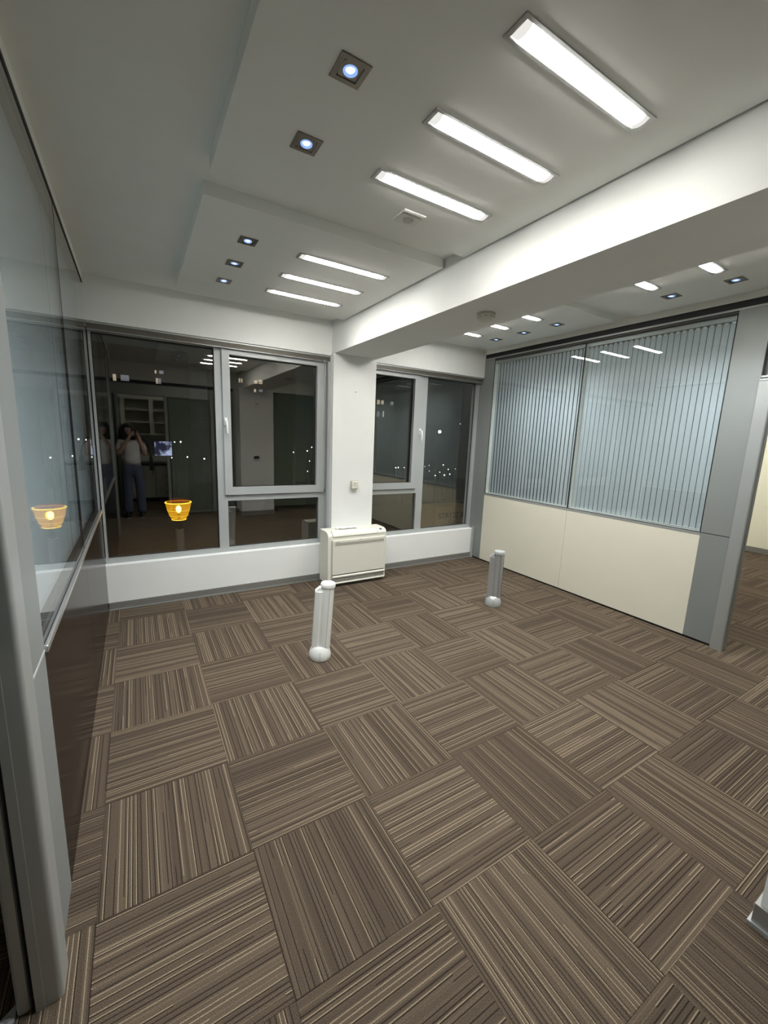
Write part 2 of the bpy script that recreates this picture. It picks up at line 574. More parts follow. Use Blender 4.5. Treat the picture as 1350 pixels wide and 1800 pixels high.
ceil = obj('ceiling', holed(NB(), [RX0 - 0.1, RX1 + 0.1], [RY0 - 0.1, YB + 0.3], chol + ext_h, ZC, ZC + 0.12, lambda u, v, t: (u, v, t)), 'ceil')
struct(ceil, 'off-white plaster ceiling with dropped light panels')
bobj('roof_slab', 'dark', (RX0 - 0.1, RX1 + 0.1, RY0 - 0.1, YB + 0.3, ZC + 0.121, ZC + 0.2), ceil)
def dropped(x0, x1, y0, y1):
    hs = [(x - SL, x + SL, y - SW, y + SW) for x, y in STRIPS if x0 < x < x1 and y0 < y < y1]
    hs += [(x - 0.04, x + 0.04, y - 0.04, y + 0.04) for x, y in SPOTS if x0 < x < x1 and y0 < y < y1]
    bm = holed(NB(), [x0, x1], [y0, y1], hs, ZP, ZC - 0.0005, lambda u, v, t: (u, v, t))
    return obj('dropped_panel', bm, 'ceil', ceil)
dropped(0.545, XB1 - 0.014, -1.54, -0.03)
dropped(0.545, XB1 - 0.014, -3.31, -1.742)
dropped(XB2 + 0.014, 3.955, -1.54, -0.03)
dropped(XB2 + 0.014, 3.955, -3.31, -1.742)
bobj('beam', 'wall', (XB1, XB2, -4.2, YB - 0.0005, ZB, ZC - 0.0005), ceil)

# ------------------------------------------------------------------ window wall, pillar, far walls
W1 = (XL - 0.10, 2.003, ZS, ZT)
W2 = (2.40, XR + 0.06, ZS, ZT)
ww = obj('wall_window', holed(NB(), [RX0 - 0.1, RX1 + 0.1], [0.0, ZC], [W1, W2], YB, YB + 0.28, lambda u, v, t: (u, t, v)), 'wall')
struct(ww, 'white window wall with low parapet and deep soffit')
pil = struct(bobj('wall_pillar', 'wall', (XB1 - 0.009, XB2 + 0.0, YP, YB - 0.0004, 0, ZB - 0.0005)), 'white square pillar between the two dark windows')
struct(bobj('wall_right', 'yellow', (RX1, RX1 + 0.1, RY0, YB, 0, ZC)), 'cream painted wall of the neighbouring office')
struct(bobj('wall_left', 'wall', (RX0 - 0.1, RX0, RY0, YB, 0, ZC)), 'white wall beyond the left glass partition')
struct(bobj('wall_back', 'wall', (RX0 - 0.1, RX1 + 0.1, RY0 - 0.1, RY0, 0, ZC)), 'white wall behind the kitchenette')
np_ = struct(bobj('wall_column', 'wall', (1.925, 2.56, -4.08, -3.585, 0, ZB - 0.0005)), 'white square column whose corner foot stands on the carpet')

def baseboard(name, x0, x1, y, yd, zt=0.072):
    b = struct(bobj(name, 'base', (x0, x1, min(y, y + yd), max(y, y + yd), 0.012, zt), bev=0.002))
    bobj('floor_bead', 'alu', (x0, x1, min(y, y + yd * 1.6), max(y, y + yd * 1.6), 0.0005, 0.012), b, label='pale bead along the carpet')
    return b
tag(baseboard('baseboard_window_left', XL + 0.002, XB1 - 0.01, YB - 0.0005, -0.010), 'grey metal baseboard under the wide window')
tag(baseboard('baseboard_window_right', XB2 + 0.001, XR - 0.005, YB - 0.0005, -0.010), 'grey metal baseboard under the narrow window')
bb = struct(bobj('baseboard_column', 'base', (1.913, 2.572, -4.09, -3.573, 0.014, 0.085), bev=0.002), 'grey metal baseboard round the near column')
bobj('floor_bead', 'alu', (1.905, 2.58, -4.098, -3.565, 0.0005, 0.014), bb)
bb = struct(bobj('baseboard_right', 'base', (RX1 - 0.012, RX1 - 0.0005, RY0, YB - 0.002, 0.012, 0.09)), 'grey metal baseboard of the neighbouring office')

# ------------------------------------------------------------------ windows
YF0, YF1, YG = 0.355, 0.415, 0.392
def window(name, label, x0, x1, mull, sash_left, glassy):
    """fixed pane on one side; opening sash over a low fixed pane on the other"""
    wn = struct(empty(name, ((x0 + x1) / 2, YF0, ZS)), label)
    m0, m1 = mull
    zt, zl0, zl1, zs0 = 2.352, 0.452, 0.926, 0.986
    if not sash_left:
        fx = (x0 + 0.018, m0); sx = (m1, x1 - 0.045)
    else:
        fx = (m1, x1 - 0.05); sx = (x0 + 0.045, m0)
    holes = [(fx[0], fx[1], zl0, zt), (sx[0] + 0.02, sx[1] - 0.02, zs0 + 0.02, zt - 0.01), (sx[0] + 0.025, sx[1] - 0.05 if not sash_left else sx[1] + 0.02, zl0, zl1)]
    bm = holed(NB(), [x0, x1], [ZS + 0.001, ZT - 0.001], holes, YF0, YF1, lambda u, v, t: (u, t, v))
    obj('frame', bm, 'frame', wn)
    # bronze head rail grooves of the blind box
    hr = bobj('head_rail', 'alud', (x0, x1, YB + 0.020, YF0 - 0.0225, ZT - 0.058, ZT - 0.0145), wn)
    bobj('groove', 'alu', (x0, x1, YB + 0.016, YF0 - 0.0225, ZT - 0.014, ZT - 0.001), hr)
    bobj('groove', 'alu', (x0, x1, YB + 0.016, YF0 - 0.0225, ZT - 0.064, ZT - 0.0585), hr)
    for nm, (a, b, c, d) in (('pane', holes[0]), ('pane', holes[2])):
        p = bobj(nm, 'pane', (a - 0.006, b + 0.006, YG - 0.003, YG + 0.003, c - 0.006, d + 0.006), wn)
        g = NB()
        holed(g, [a, b], [c, d], [(a + 0.006, b - 0.006, c + 0.006, d - 0.006)], YG - 0.010, YG - 0.0035, lambda u, v, t: (u, t, v))
        obj('gasket', g, 'black', p)
    # opening sash
    s0, s1, sz0, sz1 = sx[0], sx[1], zs0, zt + 0.002
    gl = (s0 + 0.070, s1 - 0.084, sz0 + 0.075, 2.307)
    bm = holed(NB(), [s0, s1], [sz0, sz1], [gl], YF0 - 0.022, YF1 - 0.03, lambda u, v, t: (u, t, v))
    bmesh.ops.recalc_face_normals(bm, faces=bm.faces[:])
    sa = obj('sash', bm, 'frame', wn)
    bobj('pane', 'pane', (gl[0] - 0.006, gl[1] + 0.006, YG - 0.009, YG - 0.003, gl[2] - 0.006, gl[3] + 0.006), sa)
    g = NB()
    holed(g, [gl[0], gl[1]], [gl[2], gl[3]], [(gl[0] + 0.006, gl[1] - 0.006, gl[2] + 0.006, gl[3] - 0.006)], YG - 0.015, YG - 0.0095, lambda u, v, t: (u, t, v))
    obj('gasket', g, 'black', sa)
    bobj('shadow_gap', 'black', (s0, s1, YF0 - 0.004, YF0 - 0.0005, sz0 - 0.007, sz0 - 0.0005), sa)
    # lever handle
    hx = s0 + 0.022 if not sash_left else s1 - 0.022 + 0.035
    h = bobj('handle', 'white', (hx - 0.013, hx + 0.013, YF0 - 0.032, YF0 - 0.0222, 1.655, 1.73), sa, bev=0.004, label='white lever handle')
    bm = tube(NB(), [(hx, YF0 - 0.03, 1.70), (hx, YF0 - 0.06, 1.70), (hx, YF0 - 0.068, 1.69), (hx + 0.002, YF0 - 0.070, 1.65), (hx + 0.004, YF0 - 0.064, 1.585)], [0.009, 0.009, 0.010, 0.010, 0.007], 10)
    obj('lever', bm, 'white', h, smooth=True)
    for zz in ((1.06, 2.25) if not sash_left else ()):
        bobj('hinge', 'alu', (s1 - 0.002, s1 + 0.012, YF0 - 0.026, YF0 - 0.004, zz - 0.045, zz + 0.045), sa, bev=0.003)
    # white sill board and side reveal lining
    return wn
win1 = window('window_1', 'wide dark window reaching the left glass partition', XL + 0.002, 2.0025, (0.866, 0.930), False, 0)
win2 = window('window_2', 'narrower dark window between pillar and blinds', 2.4005, 4.172, (3.205, 3.322), True, 0)
bobj('side_lining', 'frame', (1.975, 2.0020, YB + 0.004, YF0 - 0.0005, ZS + 0.001, ZT - 0.065), win1)
# blind pull cord in the wide window
bm = tube(NB(), [(1.950, 0.322, 2.37), (1.952, 0.321, 1.7), (1.958, 0.320, 1.08), (1.968, 0.3205, 1.02), (1.985, 0.314, 1.0), (1.985, 0.298, 1.03), (1.986, 0.292, 1.3), (1.978, 0.300, 1.9), (1.965, 0.305, 2.37)], 0.0022, 6)
bm.free()
bm = tube(NB(), [(1.952, 0.300, 2.372), (1.952, 0.300, 1.75), (1.950, 0.302, 1.06), (1.944, 0.303, 1.005), (1.934, 0.304, 0.985), (1.922, 0.303, 1.01), (1.918, 0.302, 1.10), (1.926, 0.301, 1.8), (1.934, 0.300, 2.372)], 0.0022, 6)
tag(obj('blind_cord', bm, 'cord', smooth=True), 'looped pale pull cord hanging at the wide window by the pillar', 'cord')

# ------------------------------------------------------------------ left glass partition
YG_L, YE_L = -2.325, -2.585
lp = struct(empty('wall_partition_left', (XL - 0.05, -1.1, 0)), 'glass partition over dark brown panels with a polished rail')
TH = 0.10
pj = -1.075
for a, b in ((pj + 0.0015, YB - 0.0015), (YG_L + 0.001, pj - 0.0015)):
    bobj('lower_panel', 'brown', (XL - TH, XL, a, b, 0.006, 0.884), lp, label='glossy dark brown panel')
bobj('plinth', 'black', (XL - TH + 0.01, XL - 0.012, YG_L, YB - 0.002, 0.0005, 0.0058), lp)
ra = bobj('rail', 'chrome', (XL - 0.003, XL + 0.010, YG_L + 0.002, YB - 0.002, 0.8845, 0.908), lp, bev=0.004, label='polished metal rail')
bobj('rail_bed', 'black', (XL - TH, XL - 0.0035, YG_L, YB - 0.002, 0.8842, 0.9115), lp)
for a, b in ((pj + 0.003, YB - 0.004), (YG_L + 0.004, pj - 0.003)):
    bobj('glass_pane', 'ppane', (XL - 0.010, XL - 0.002, a, b, 0.9122, 2.684), lp)
    bobj('roller_blind', 'blindback', (XL - 0.060, XL - 0.052, a + 0.01, b - 0.01, 0.914, 2.680), lp, label='pale blue-grey blind behind the glass')
bobj('glass_joint', 'black', (XL - 0.012, XL - 0.0012, pj - 0.0028, pj + 0.0028, 0.9122, 2.684), lp)
bobj('header', 'black', (XL - TH, XL + 0.0015, YE_L, YB - 0.002, 2.6845, 2.7018), lp)
bobj('bulkhead', 'ceil', (XL - TH, XL, -4.199, YB - 0.001, 2.702, ZC - 0.0005), ceil)
bobj('bulkhead', 'ceil', (XR, XR + TH, -4.199, YB - 0.001, 2.7065, ZC - 0.0005), ceil)
bobj('end_panel', 'greypan', (XL - TH, XL + 0.001, YE_L, YG_L - 0.001, 0.899, 2.684), lp, bev=0.002, label='grey metallic end panel')
bobj('end_panel', 'greypan', (XL - TH, XL + 0.001, YE_L, YG_L - 0.001, 0.003, 0.891), lp, bev=0.002)
bobj('end_bead', 'silverp', (XL - TH + 0.01, XL + 0.0025, YE_L + 0.04, YG_L - 0.001, 0.892, 0.898), lp)
# door jamb profile at the free end
def jamb(parent, xf, ye, zt, sgn):
    # rounded aluminium post: quarter-round room-side corner; sgn = +1 room is at +x of the partition
    r, fx, ey = 0.014, xf + sgn * 0.019, ye - 0.086
    poly = [(fx, ye - 0.0005)]
    for k in range(7):
        t = math.pi / 2 * k / 6
        poly.append((fx - sgn * r * (1 - math.cos(t)), ey + r - r * math.sin(t)))
    poly += [(xf - sgn * 0.022, ey), (xf - sgn * 0.022, ey - 0.004), (xf - sgn * 0.042, ey - 0.004), (xf - sgn * 0.042, ye - 0.0005)]
    obj('door_post', prism(NB(), poly, lambda u, v, t: (u, v, t), 0.0005, zt), 'alu', parent, smooth=True, label='rounded aluminium door post')
    xs = sorted((xf - sgn * 0.0425, xf - sgn * 0.054))
    bobj('door_seal', 'black', (xs[0], xs[1], ye - 0.05, ye - 0.0005, 0.0005, zt), parent)
    xs = sorted((xf - sgn * 0.0545, xf - sgn * 0.084))
    bobj('door_post', 'alu', (xs[0], xs[1], ye - 0.080, ye - 0.0005, 0.0005, zt), parent, bev=0.008)
jamb(lp, XL, YE_L, 2.684, +1)
fb = NB()
prism(fb, [(-0.206, -2.655), (-0.172, -2.628), (-0.170, -2.672), (-0.186, -2.682)], lambda u, v, t: (u, v, t), 0.0005, 0.006)
fbo = obj('floor_bracket', fb, 'silverp')
tag(fbo, 'small silver fixing plate on the carpet beside the left door post', 'bracket')
obj('screw', lathe(NB(), [(0.006, 0.006), (0.006, 0.009), (0.003, 0.0095)], 12, (-0.186, -2.660, 0)), 'alu', fbo)

# ------------------------------------------------------------------ right glass partition with blinds
YF_R, YM_R, YG_R, YE_R = 0.111, -1.137, -2.381, -2.585
rp = struct(empty('wall_partition_right', (XR + 0.05, -1.1, 0)), 'partition of glazed vertical blinds over cream panels')
bobj('plinth', 'black', (XR + 0.012, XR + TH - 0.012, YE_R, YB - 0.02, 0.0005, 0.0198), rp)
for a, b in ((YM_R + 0.0012, YF_R), (YG_R, YM_R - 0.0012)):
    bobj('lower_panel', 'cream', (XR, XR + TH, a, b, 0.02, 0.898), rp, label='smooth cream panel')
bobj('sill_strip', 'alu', (XR - 0.001, XR + TH, YG_R, YF_R, 0.899, 0.922), rp)
hd = bobj('header', 'alu', (XR - 0.002, XR + TH, YE_R - 0.9, YB - 0.0015, 2.640, 2.655), rp)
bobj('header_gap', 'black', (XR + 0.004, XR + TH - 0.004, YE_R - 0.9, YB - 0.0015, 2.6552, 2.7062), rp)
bobj('header_gasket', 'black', (XR + 0.001, XR + TH - 0.002, YG_R, YF_R, 2.631, 2.6398), rp)
bobj('header_strip', 'alud', (XR - 0.0005, XR + TH - 0.001, YG_R, YF_R, 2.622, 2.6308), rp)
for (a, b) in ((YM_R, YF_R), (YG_R, YM_R)):
    for xo, nm in ((XR + 0.002, 'glass_pane'), (XR + TH - 0.010, 'rear_pane')):
        p = bobj(nm, 'ppane' if nm == 'glass_pane' else 'tinted', (xo, xo + 0.008, a + 0.004, b - 0.004, 0.9225, 2.6215), rp)  # rear one added opaque and dark, so the slat gaps read as shaded
        if xo < XR + 0.01:
            bm = holed(NB(), [a, b], [0.9222, 2.6218], [(a + 0.007, b - 0.007, 0.929, 2.612)], xo - 0.0025, xo - 0.0002, lambda u, v, t: (t, u, v))
            obj('gasket', bm, 'black', p)
bobj('end_panel', 'greypan', (XR - 0.0005, XR + TH, YE_R, YG_R - 0.001, 0.926, 2.6395), rp, bev=0.0015, label='grey metallic end panel')
bobj('end_panel', 'greypan', (XR - 0.0005, XR + TH, YE_R, YG_R - 0.001, 0.02, 0.920), rp, bev=0.0015)
bobj('end_gap', 'black', (XR + 0.003, XR + TH - 0.003, YE_R, YG_R - 0.001, 0.9202, 0.9258), rp)
bobj('filler_panel', 'greypan', (XR, XR + TH - 0.045, YF_R + 0.0015, YB - 0.0015, 0.02, 2.6395), rp, label='narrow grey filler panel beside the window')
bobj('filler_panel', 'greypan', (XR, XR + 0.05, YB - 0.001, YF0 - 0.0005, ZS + 0.0015, ZT - 0.0315), rp)
bobj('sill_end_cap', 'frame', (XR - 0.03, XR - 0.0008, YB - 0.030, YB - 0.011, 0.0005, 0.43), rp, bev=0.002)
jamb(rp, XR, YE_R, 2.105, -1)
# door head, transom glass and the far post of the doorway
bobj('door_head', 'alu', (XR - 0.018, XR + TH + 0.01, -3.50, YE_R - 0.0003, 2.1055, 2.122), rp, bev=0.003)
bobj('head_gap', 'black', (XR + 0.002, XR + TH - 0.002, -3.50, YE_R - 0.0003, 2.1222, 2.130), rp)
bobj('door_head', 'alu', (XR - 0.004, XR + TH, -3.50, YE_R - 0.0003, 2.1302, 2.146), rp, bev=0.003)
tg = bobj('transom_pane', 'ppane', (XR + 0.03, XR + 0.038, -3.49, YE_R - 0.008, 2.147, 2.6395), rp)
bobj('gasket', 'black', (XR + 0.026, XR + 0.042, YE_R - 0.0078, YE_R - 0.0005, 2.147, 2.6395), tg)
bobj('door_post', 'alu', (XR - 0.018, XR + TH, -3.56, -3.50, 0.0005, 2.6395), rp, bev=0.01)
bobj('end_panel', 'greypan', (XR, XR + TH, -4.199, -3.561, 0.0005, 2.6395), rp)

for a, b in ((YF_R - 0.011, YF_R - 0.0005), (YM_R - 0.010, YM_R + 0.010), (YG_R + 0.0005, YG_R + 0.011)):
    bobj('inner_mullion', 'white', (XR + 0.0105, XR + TH - 0.0105, a, b, 0.9226, 2.6214), rp)
bobj('inner_sill', 'white', (XR + 0.0105, XR + TH - 0.0105, YG_R + 0.0115, YM_R - 0.0105, 0.9226, 0.927), rp)
bobj('inner_sill', 'white', (XR + 0.0105, XR + TH - 0.0105, YM_R + 0.0105, YF_R - 0.0115, 0.9226, 0.927), rp)

# vertical blinds between the two panes, every slat its own piece
def blind(a, b, n, ang, label):
    cx = XR + 0.050
    t = empty('vertical_blind', (cx, (a + b) / 2, 2.6), label=label, cat='blind', group='vertical blinds inside the glazed partition')
    bobj('headrail', 'alu', (cx - 0.030, cx + 0.030, a + 0.0115, b - 0.0115, 2.578, 2.620), t)
    pitch = (b - a - 0.024) / n
    me = None
    for k in range(n):
        y = a + 0.012 + pitch * (k + 0.5)
        if me is None:
            bm = NB()
            wd = 0.0222
            prof = [(-wd, 0.0), (-wd * 0.5, 0.0012), (0, 0.0016), (wd * 0.5, 0.0012), (wd, 0.0)]
            rows = [[bm.verts.new((v, u, q)) for q in (-1.668, -0.030)] for u, v in prof]
            for r0, r1 in zip(rows, rows[1:]):
                bm.faces.new((r0[0], r1[0], r1[1], r0[1]))
            s = obj('slat', bm, 'slat', t, local=True)
            me = s.data
            bm = box(NB(), -0.004, 0.004, -0.012, 0.012, -0.036, -0.016)
            c = obj('clip', bm, 'white', s, local=True)
            cm = c.data
        else:
            s = bpy.data.objects.new('slat', me); col.objects.link(s); s.parent = t
            c = bpy.data.objects.new('clip', cm); col.objects.link(c); c.parent = s
        s.location = (0, y - t.location.y, 0)
        s.rotation_euler = (0, 0, math.radians(ang + random.uniform(-0.6, 0.6)))
    obj('bottom_chain', tube(NB(), [(cx - 0.006, a + 0.03, 0.938), (cx - 0.006, b - 0.03, 0.938)], 0.0018, 6), 'white', t)
    return t
blind(YM_R, YF_R, 25, -9, 'pale blue vertical blind behind the glass pane nearest the windows')
blind(YG_R, YM_R, 25, -1, 'pale blue vertical blind behind the glass pane beside the doorway')

# ------------------------------------------------------------------ back glass partition (seen mirrored in the windows)
bp = struct(empty('wall_partition_back', (1.0, -4.25, 0)), 'glazed partition with an open doorway and green frosted pane')
bobj('upper_wall', 'wall', (RX0, RX1, -4.30, -4.2005, 2.46, ZC - 0.001), bp)
bobj('shadow_gap', 'black', (RX0, 1.924, -4.295, -4.205, 2.40, 2.4598), bp)
bobj('header', 'alu', (RX0, 1.924, -4.30, -4.20, 2.205, 2.3998), bp)
bobj('post', 'alu', (-0.075, -0.022, -4.30, -4.20, 0.0005, 2.2048), bp, bev=0.004)
bobj('post', 'alu', (0.700, 0.752, -4.30, -4.20, 0.0005, 2.2048), bp, bev=0.004)
bobj('seal', 'black', (0.7525, 0.772, -4.285, -4.215, 0.0005, 2.2048), bp)
bobj('frosted_pane', 'frost', (0.7725, 1.495, -4.255, -4.245, 0.03, 2.2048), bp, label='green frosted glass pane')
bobj('bottom_rail', 'alu', (0.7725, 1.495, -4.27, -4.23, 0.0005, 0.0295), bp)
bobj('post', 'alu', (1.4955, 1.56, -4.30, -4.20, 0.0005, 2.2048), bp, bev=0.004)
bobj('side_panel', 'greypan', (1.5605, 1.924, -4.27, -4.23, 0.0005, 2.2048), bp)
bobj('frosted_pane', 'frost', (2.62, 4.16, -4.255, -4.245, 0.03, 2.4598), bp)
bobj('frosted_pane', 'frost', (RX0 + 0.01, -0.0755, -4.255, -4.245, 0.03, 2.2048), bp)

# kitchenette behind the doorway
for k, x in enumerate((-0.55, 0.0, 0.55, 0.85)):
    x1 = (0.0, 0.55, 0.85, 1.45)[k]
    kind = k == 2
    cb = empty('base_cabinet', ((x + x1) / 2, -6.2, 0), cat='cabinet', group='base cabinets of the kitchenette',
               label=('cream drawer cabinet under the black worktop' if kind else 'cream door cabinet under the black worktop'))
    bobj('body', 'kitchen', (x + 0.002, x1 - 0.002, -6.58, -5.905, 0.08, 0.82), cb)
    bobj('kickboard', 'black', (x + 0.002, x1 - 0.002, -6.58, -5.96, 0.0005, 0.0795), cb)
    if kind:
        for q in range(4):
            z = 0.09 + q * 0.182
            d = bobj('drawer', 'kitchen', (x + 0.006, x1 - 0.006, -5.9045, -5.885, z, z + 0.174), cb, bev=0.003)
            bobj('handle', 'counter', (x1 - 0.10, x1 - 0.03, -5.884, -5.862, z + 0.12, z + 0.135), d)
    else:
        d = bobj('door', 'kitchen', (x + 0.006, x1 - 0.006, -5.9045, -5.885, 0.09, 0.812), cb, bev=0.003)
        bobj('handle', 'counter', (x1 - 0.05, x1 - 0.035, -5.884, -5.862, 0.60, 0.72), d)
tag(bobj('worktop', 'counter', (-0.57, 1.47, -6.585, -5.87, 0.8205, 0.86), bev=0.004), 'black worktop along the kitchenette cabinets', 'worktop')
for x0, x1 in ((-0.55, 0.0), (0.0, 0.55), (0.55, 1.1)):
    uc = empty('wall_cabinet', ((x0 + x1) / 2, -6.4, 1.48), label='cream open-shelf wall cabinet above the kitchenette worktop', cat='cabinet', group='wall cabinets of the kitchenette')
    bobj('back_panel', 'kitchen', (x0 + 0.002, x1 - 0.002, -6.595, -6.575, 1.48, 2.28), uc)
    for a in (x0 + 0.002, x1 - 0.042):
        bobj('side_panel', 'kitchen', (a, a + 0.04, -6.5745, -6.20, 1.48, 2.28), uc)
    for z in (1.48, 1.745, 2.01, 2.25):
        bobj('shelf', 'kitchen', (x0 + 0.0425, x1 - 0.0425, -6.5745, -6.205, z, z + 0.025), uc)

# ------------------------------------------------------------------ strip lights
def strip_light():
    t = empty('strip_light', (0, 0, 0))
    bm = holed(NB(), [-SL - 0.014, SL + 0.014], [-SW - 0.010, SW + 0.010], [(-SL + 0.001, SL - 0.001, -SW + 0.001, SW - 0.001)], -0.0035, -0.0004, lambda u, v, q: (u, v, q))
    obj('rim', bm, 'alu', t, local=True)
    # shallow housing and a slightly bowed diffuser
    bm = box(NB(), -SL + 0.002, SL - 0.002, -SW + 0.002, SW - 0.002, 0.006, 0.05)
    obj('housing', bm, 'trough', t, local=True)
    bm = NB()
    rows = []
    for k in range(9):
        a = math.pi * k / 8
        rows.append([bm.verts.new((x, -math.cos(a) * (SW - 0.004), 0.0025 - 0.0125 * math.sin(a))) for x in (-SL + 0.004, -0.285, -0.255, 0.255, 0.285, SL - 0.004)])
    for r0, r1 in zip(rows, rows[1:]):
        for q in range(5):
            bm.faces.new((r0[q], r0[q + 1], r1[q + 1], r1[q]))
    for q in (0, 5):
        bm.faces.new([r[q] for r in rows])
    obj('diffuser', bm, 'diffuser', t, local=True, label='glowing white diffuser')
    return t
L0 = strip_light()
def strip_label(x, y):
    k = STRIP_Y.index(y)
    side = 'over the white floor post' if x < 2 else 'on the blinds side of the beam'
    near = ('nearest the windows', 'second from the windows', 'third from the windows', 'fourth from the windows', 'fifth from the windows', 'sixth from the windows')[k]
    return 'lit recessed strip light ' + ('left of the beam, ' if False else '') + side + ', ' + near
first = True
for x, y in STRIPS:
    o = L0 if first else copy_tree(L0)
    first = False
    o.location = (x, y, ZP)
    tag(o, strip_label(x, y), 'ceiling light', 'recessed strip lights')
for x, y in EXTRA:
    o = copy_tree(L0)
    o.location = (x, y, ZC)
    tag(o, 'lit recessed strip light in the ' + ('neighbouring office' if x > 3 else 'kitchenette') + ' ceiling', 'ceiling light', 'strip lights of the ' + ('neighbouring office' if x > 3 else 'kitchenette'))

# ------------------------------------------------------------------ square spots
def spot_light():
    t = empty('spot_light', (0, 0, 0))
    bm = holed(NB(), [-0.05, 0.05], [-0.05, 0.05], [(-0.0335, 0.0335, -0.0335, 0.0335)], -0.004, -0.0004, lambda u, v, q: (u, v, q))
    obj('square_rim', bm, 'nickel', t, local=True, label='aged nickel square rim')
    bm = NB()
    box(bm, -0.0385, 0.0385, -0.0385, 0.0385, 0.045, 0.050)
    obj('housing', bm, 'black', t, local=True)
    # tilting plate with a round opening
    bm = NB()
    n = 32
    inner, outer = [], []
    for k in range(n):
        a = 2 * math.pi * (k + 0.5) / n
        ca, sa = math.cos(a), math.sin(a)
        s = 0.0315 / max(abs(ca), abs(sa))
        outer.append(bm.verts.new((s * ca, s * sa, 0.0)))
        inner.append(bm.verts.new((0.0235 * ca, 0.0235 * sa, 0.0)))
    up = [bm.verts.new((v.co.x, v.co.y, 0.012)) for v in inner]
    for k in range(n):
        j = (k + 1) % n
        bm.faces.new((outer[k], outer[j], inner[j], inner[k]))
        bm.faces.new((inner[k], inner[j], up[j], up[k]))
    g = obj('gimbal', bm, 'nickel', t, local=True)
    g.location = (0, 0, -0.0018)
    bm = lathe(NB(), [(0.0232, 0.002), (0.0225, -0.002), (0.0195, -0.003), (0.0155, 0.003)], 24, caps=False)
    obj('lens_ring', bm, 'bulbrim', g, smooth=True, local=True)
    bm = lathe(NB(), [(0.0150, 0.003), (0.010, -0.001), (0.004, -0.0025)], 24)
    obj('lamp', bm, 'bulb', g, smooth=True, local=True, label='lit bluish lamp')
    return t
S0 = spot_light()
first = True
for x, y in SPOTS:
    o = S0 if first else copy_tree(S0)
    first = False
    o.location = (x, y, ZP)
    k = SPOT_Y.index(y)
    tag(o, 'small square ceiling spot ' + ('beside the broad plain ceiling band' if x < 2 else 'beside the blinds') + ', ' +
        ('nearest the windows', 'second from the windows', 'third from the windows', 'fourth from the windows', 'fifth from the windows', 'sixth from the windows')[k],
        'spotlight', 'square ceiling spots')
    for ch in o.children:
        if ch.name.startswith('gimbal'):
            ch.rotation_euler = (math.radians(random.choice((-3, 0, 3))), math.radians(random.choice((-2, 0, 2))), 0)

    ld = bpy.data.lights.new('spot_beam', 'SPOT')
    ld.energy = SPOT_W if x < 2 else SPOT_W * 0.32      # set weaker on the blinds side, so its panels stay darker
    ld.color = (0.93, 0.97, 1.0)
    ld.spot_size = math.radians(125)
    ld.spot_blend = 1.0
    ld.shadow_soft_size = 0.02
    lo = bpy.data.objects.new('spot_beam', ld)
    col.objects.link(lo)
    lo.parent = o
    lo.location = (0, 0, -0.012)

# ------------------------------------------------------------------ ceiling sensor and smoke detector
cs = empty('ceiling_sensor', (1.463, -1.932, ZP), label='square white ceiling speaker plate with round grey grille', cat='sensor')
bobj('plate', 'white', (1.399, 1.527, -1.990, -1.874, ZP - 0.007, ZP - 0.0004), cs, bev=0.002)
obj('grille', lathe(NB(), [(0.028, -0.0095), (0.028, -0.0072)], 28, (1.466, -1.918, ZP)), 'ivoryd', cs)
bobj('ridge', 'ivoryd', (1.399, 1.527, -1.983, -1.974, ZP - 0.0095, ZP - 0.0072), cs, bev=0.0008)
bobj('ridge', 'ivoryd', (1.399, 1.527, -1.966, -1.960, ZP - 0.0095, ZP - 0.0072), cs, bev=0.0008)
sd = empty('smoke_detector', (2.265, -1.69, ZB), label='round ivory smoke detector under the white beam', cat='smoke detector')
obj('base', lathe(NB(), [(0.058, -0.012), (0.062, -0.008), (0.062, -0.0004)], 32, (2.265, -1.69, ZB)), 'ivoryd', sd, smooth=True)
obj('cover', lathe(NB(), [(0.022, -0.047), (0.042, -0.044), (0.052, -0.034), (0.054, -0.0122)], 32, (2.265, -1.69, ZB)), 'ivory', sd, smooth=True)
for k in range(8):
    a = k * math.pi / 4
    c = Vector((2.265 + 0.0535 * math.cos(a), -1.69 + 0.0535 * math.sin(a), ZB - 0.024))
    obj('vent', lathe(NB(), [(0.006, -0.004), (0.006, 0.004)], 8, c), 'ivoryd', sd)

# ------------------------------------------------------------------ sensor box and plug hole on the pillar
ps = empty('wall_sensor', (2.27, YP, 1.06), label='small ivory sensor box on the white pillar', cat='sensor')
bobj('back_plate', 'ivoryd', (2.226, 2.314, YP - 0.008, YP - 0.0004, 1.022, 1.118), ps, bev=0.003)
bobj('cover', 'ivory', (2.232, 2.308, YP - 0.034, YP - 0.0085, 1.028, 1.112), ps, bev=0.006)
bobj('seam', 'ivoryd', (2.240, 2.300, YP - 0.0352, YP - 0.0342, 1.064, 1.067), ps)
obj('eye', tube(NB(), [(2.266, YP - 0.0345, 1.090), (2.266, YP - 0.036, 1.090)], 0.006, 12), 'grille', ps)
bobj('cable_gland', 'ivoryd', (2.243, 2.285, YP - 0.028, YP - 0.006, 1.003, 1.0275), ps, bev=0.004)
tag(obj('wall_screw', tube(NB(), [(2.262, YP - 0.0002, 2.07), (2.262, YP - 0.005, 2.07)], 0.005, 10), 'grille'), 'tiny dark screw head high on the white pillar', 'screw')
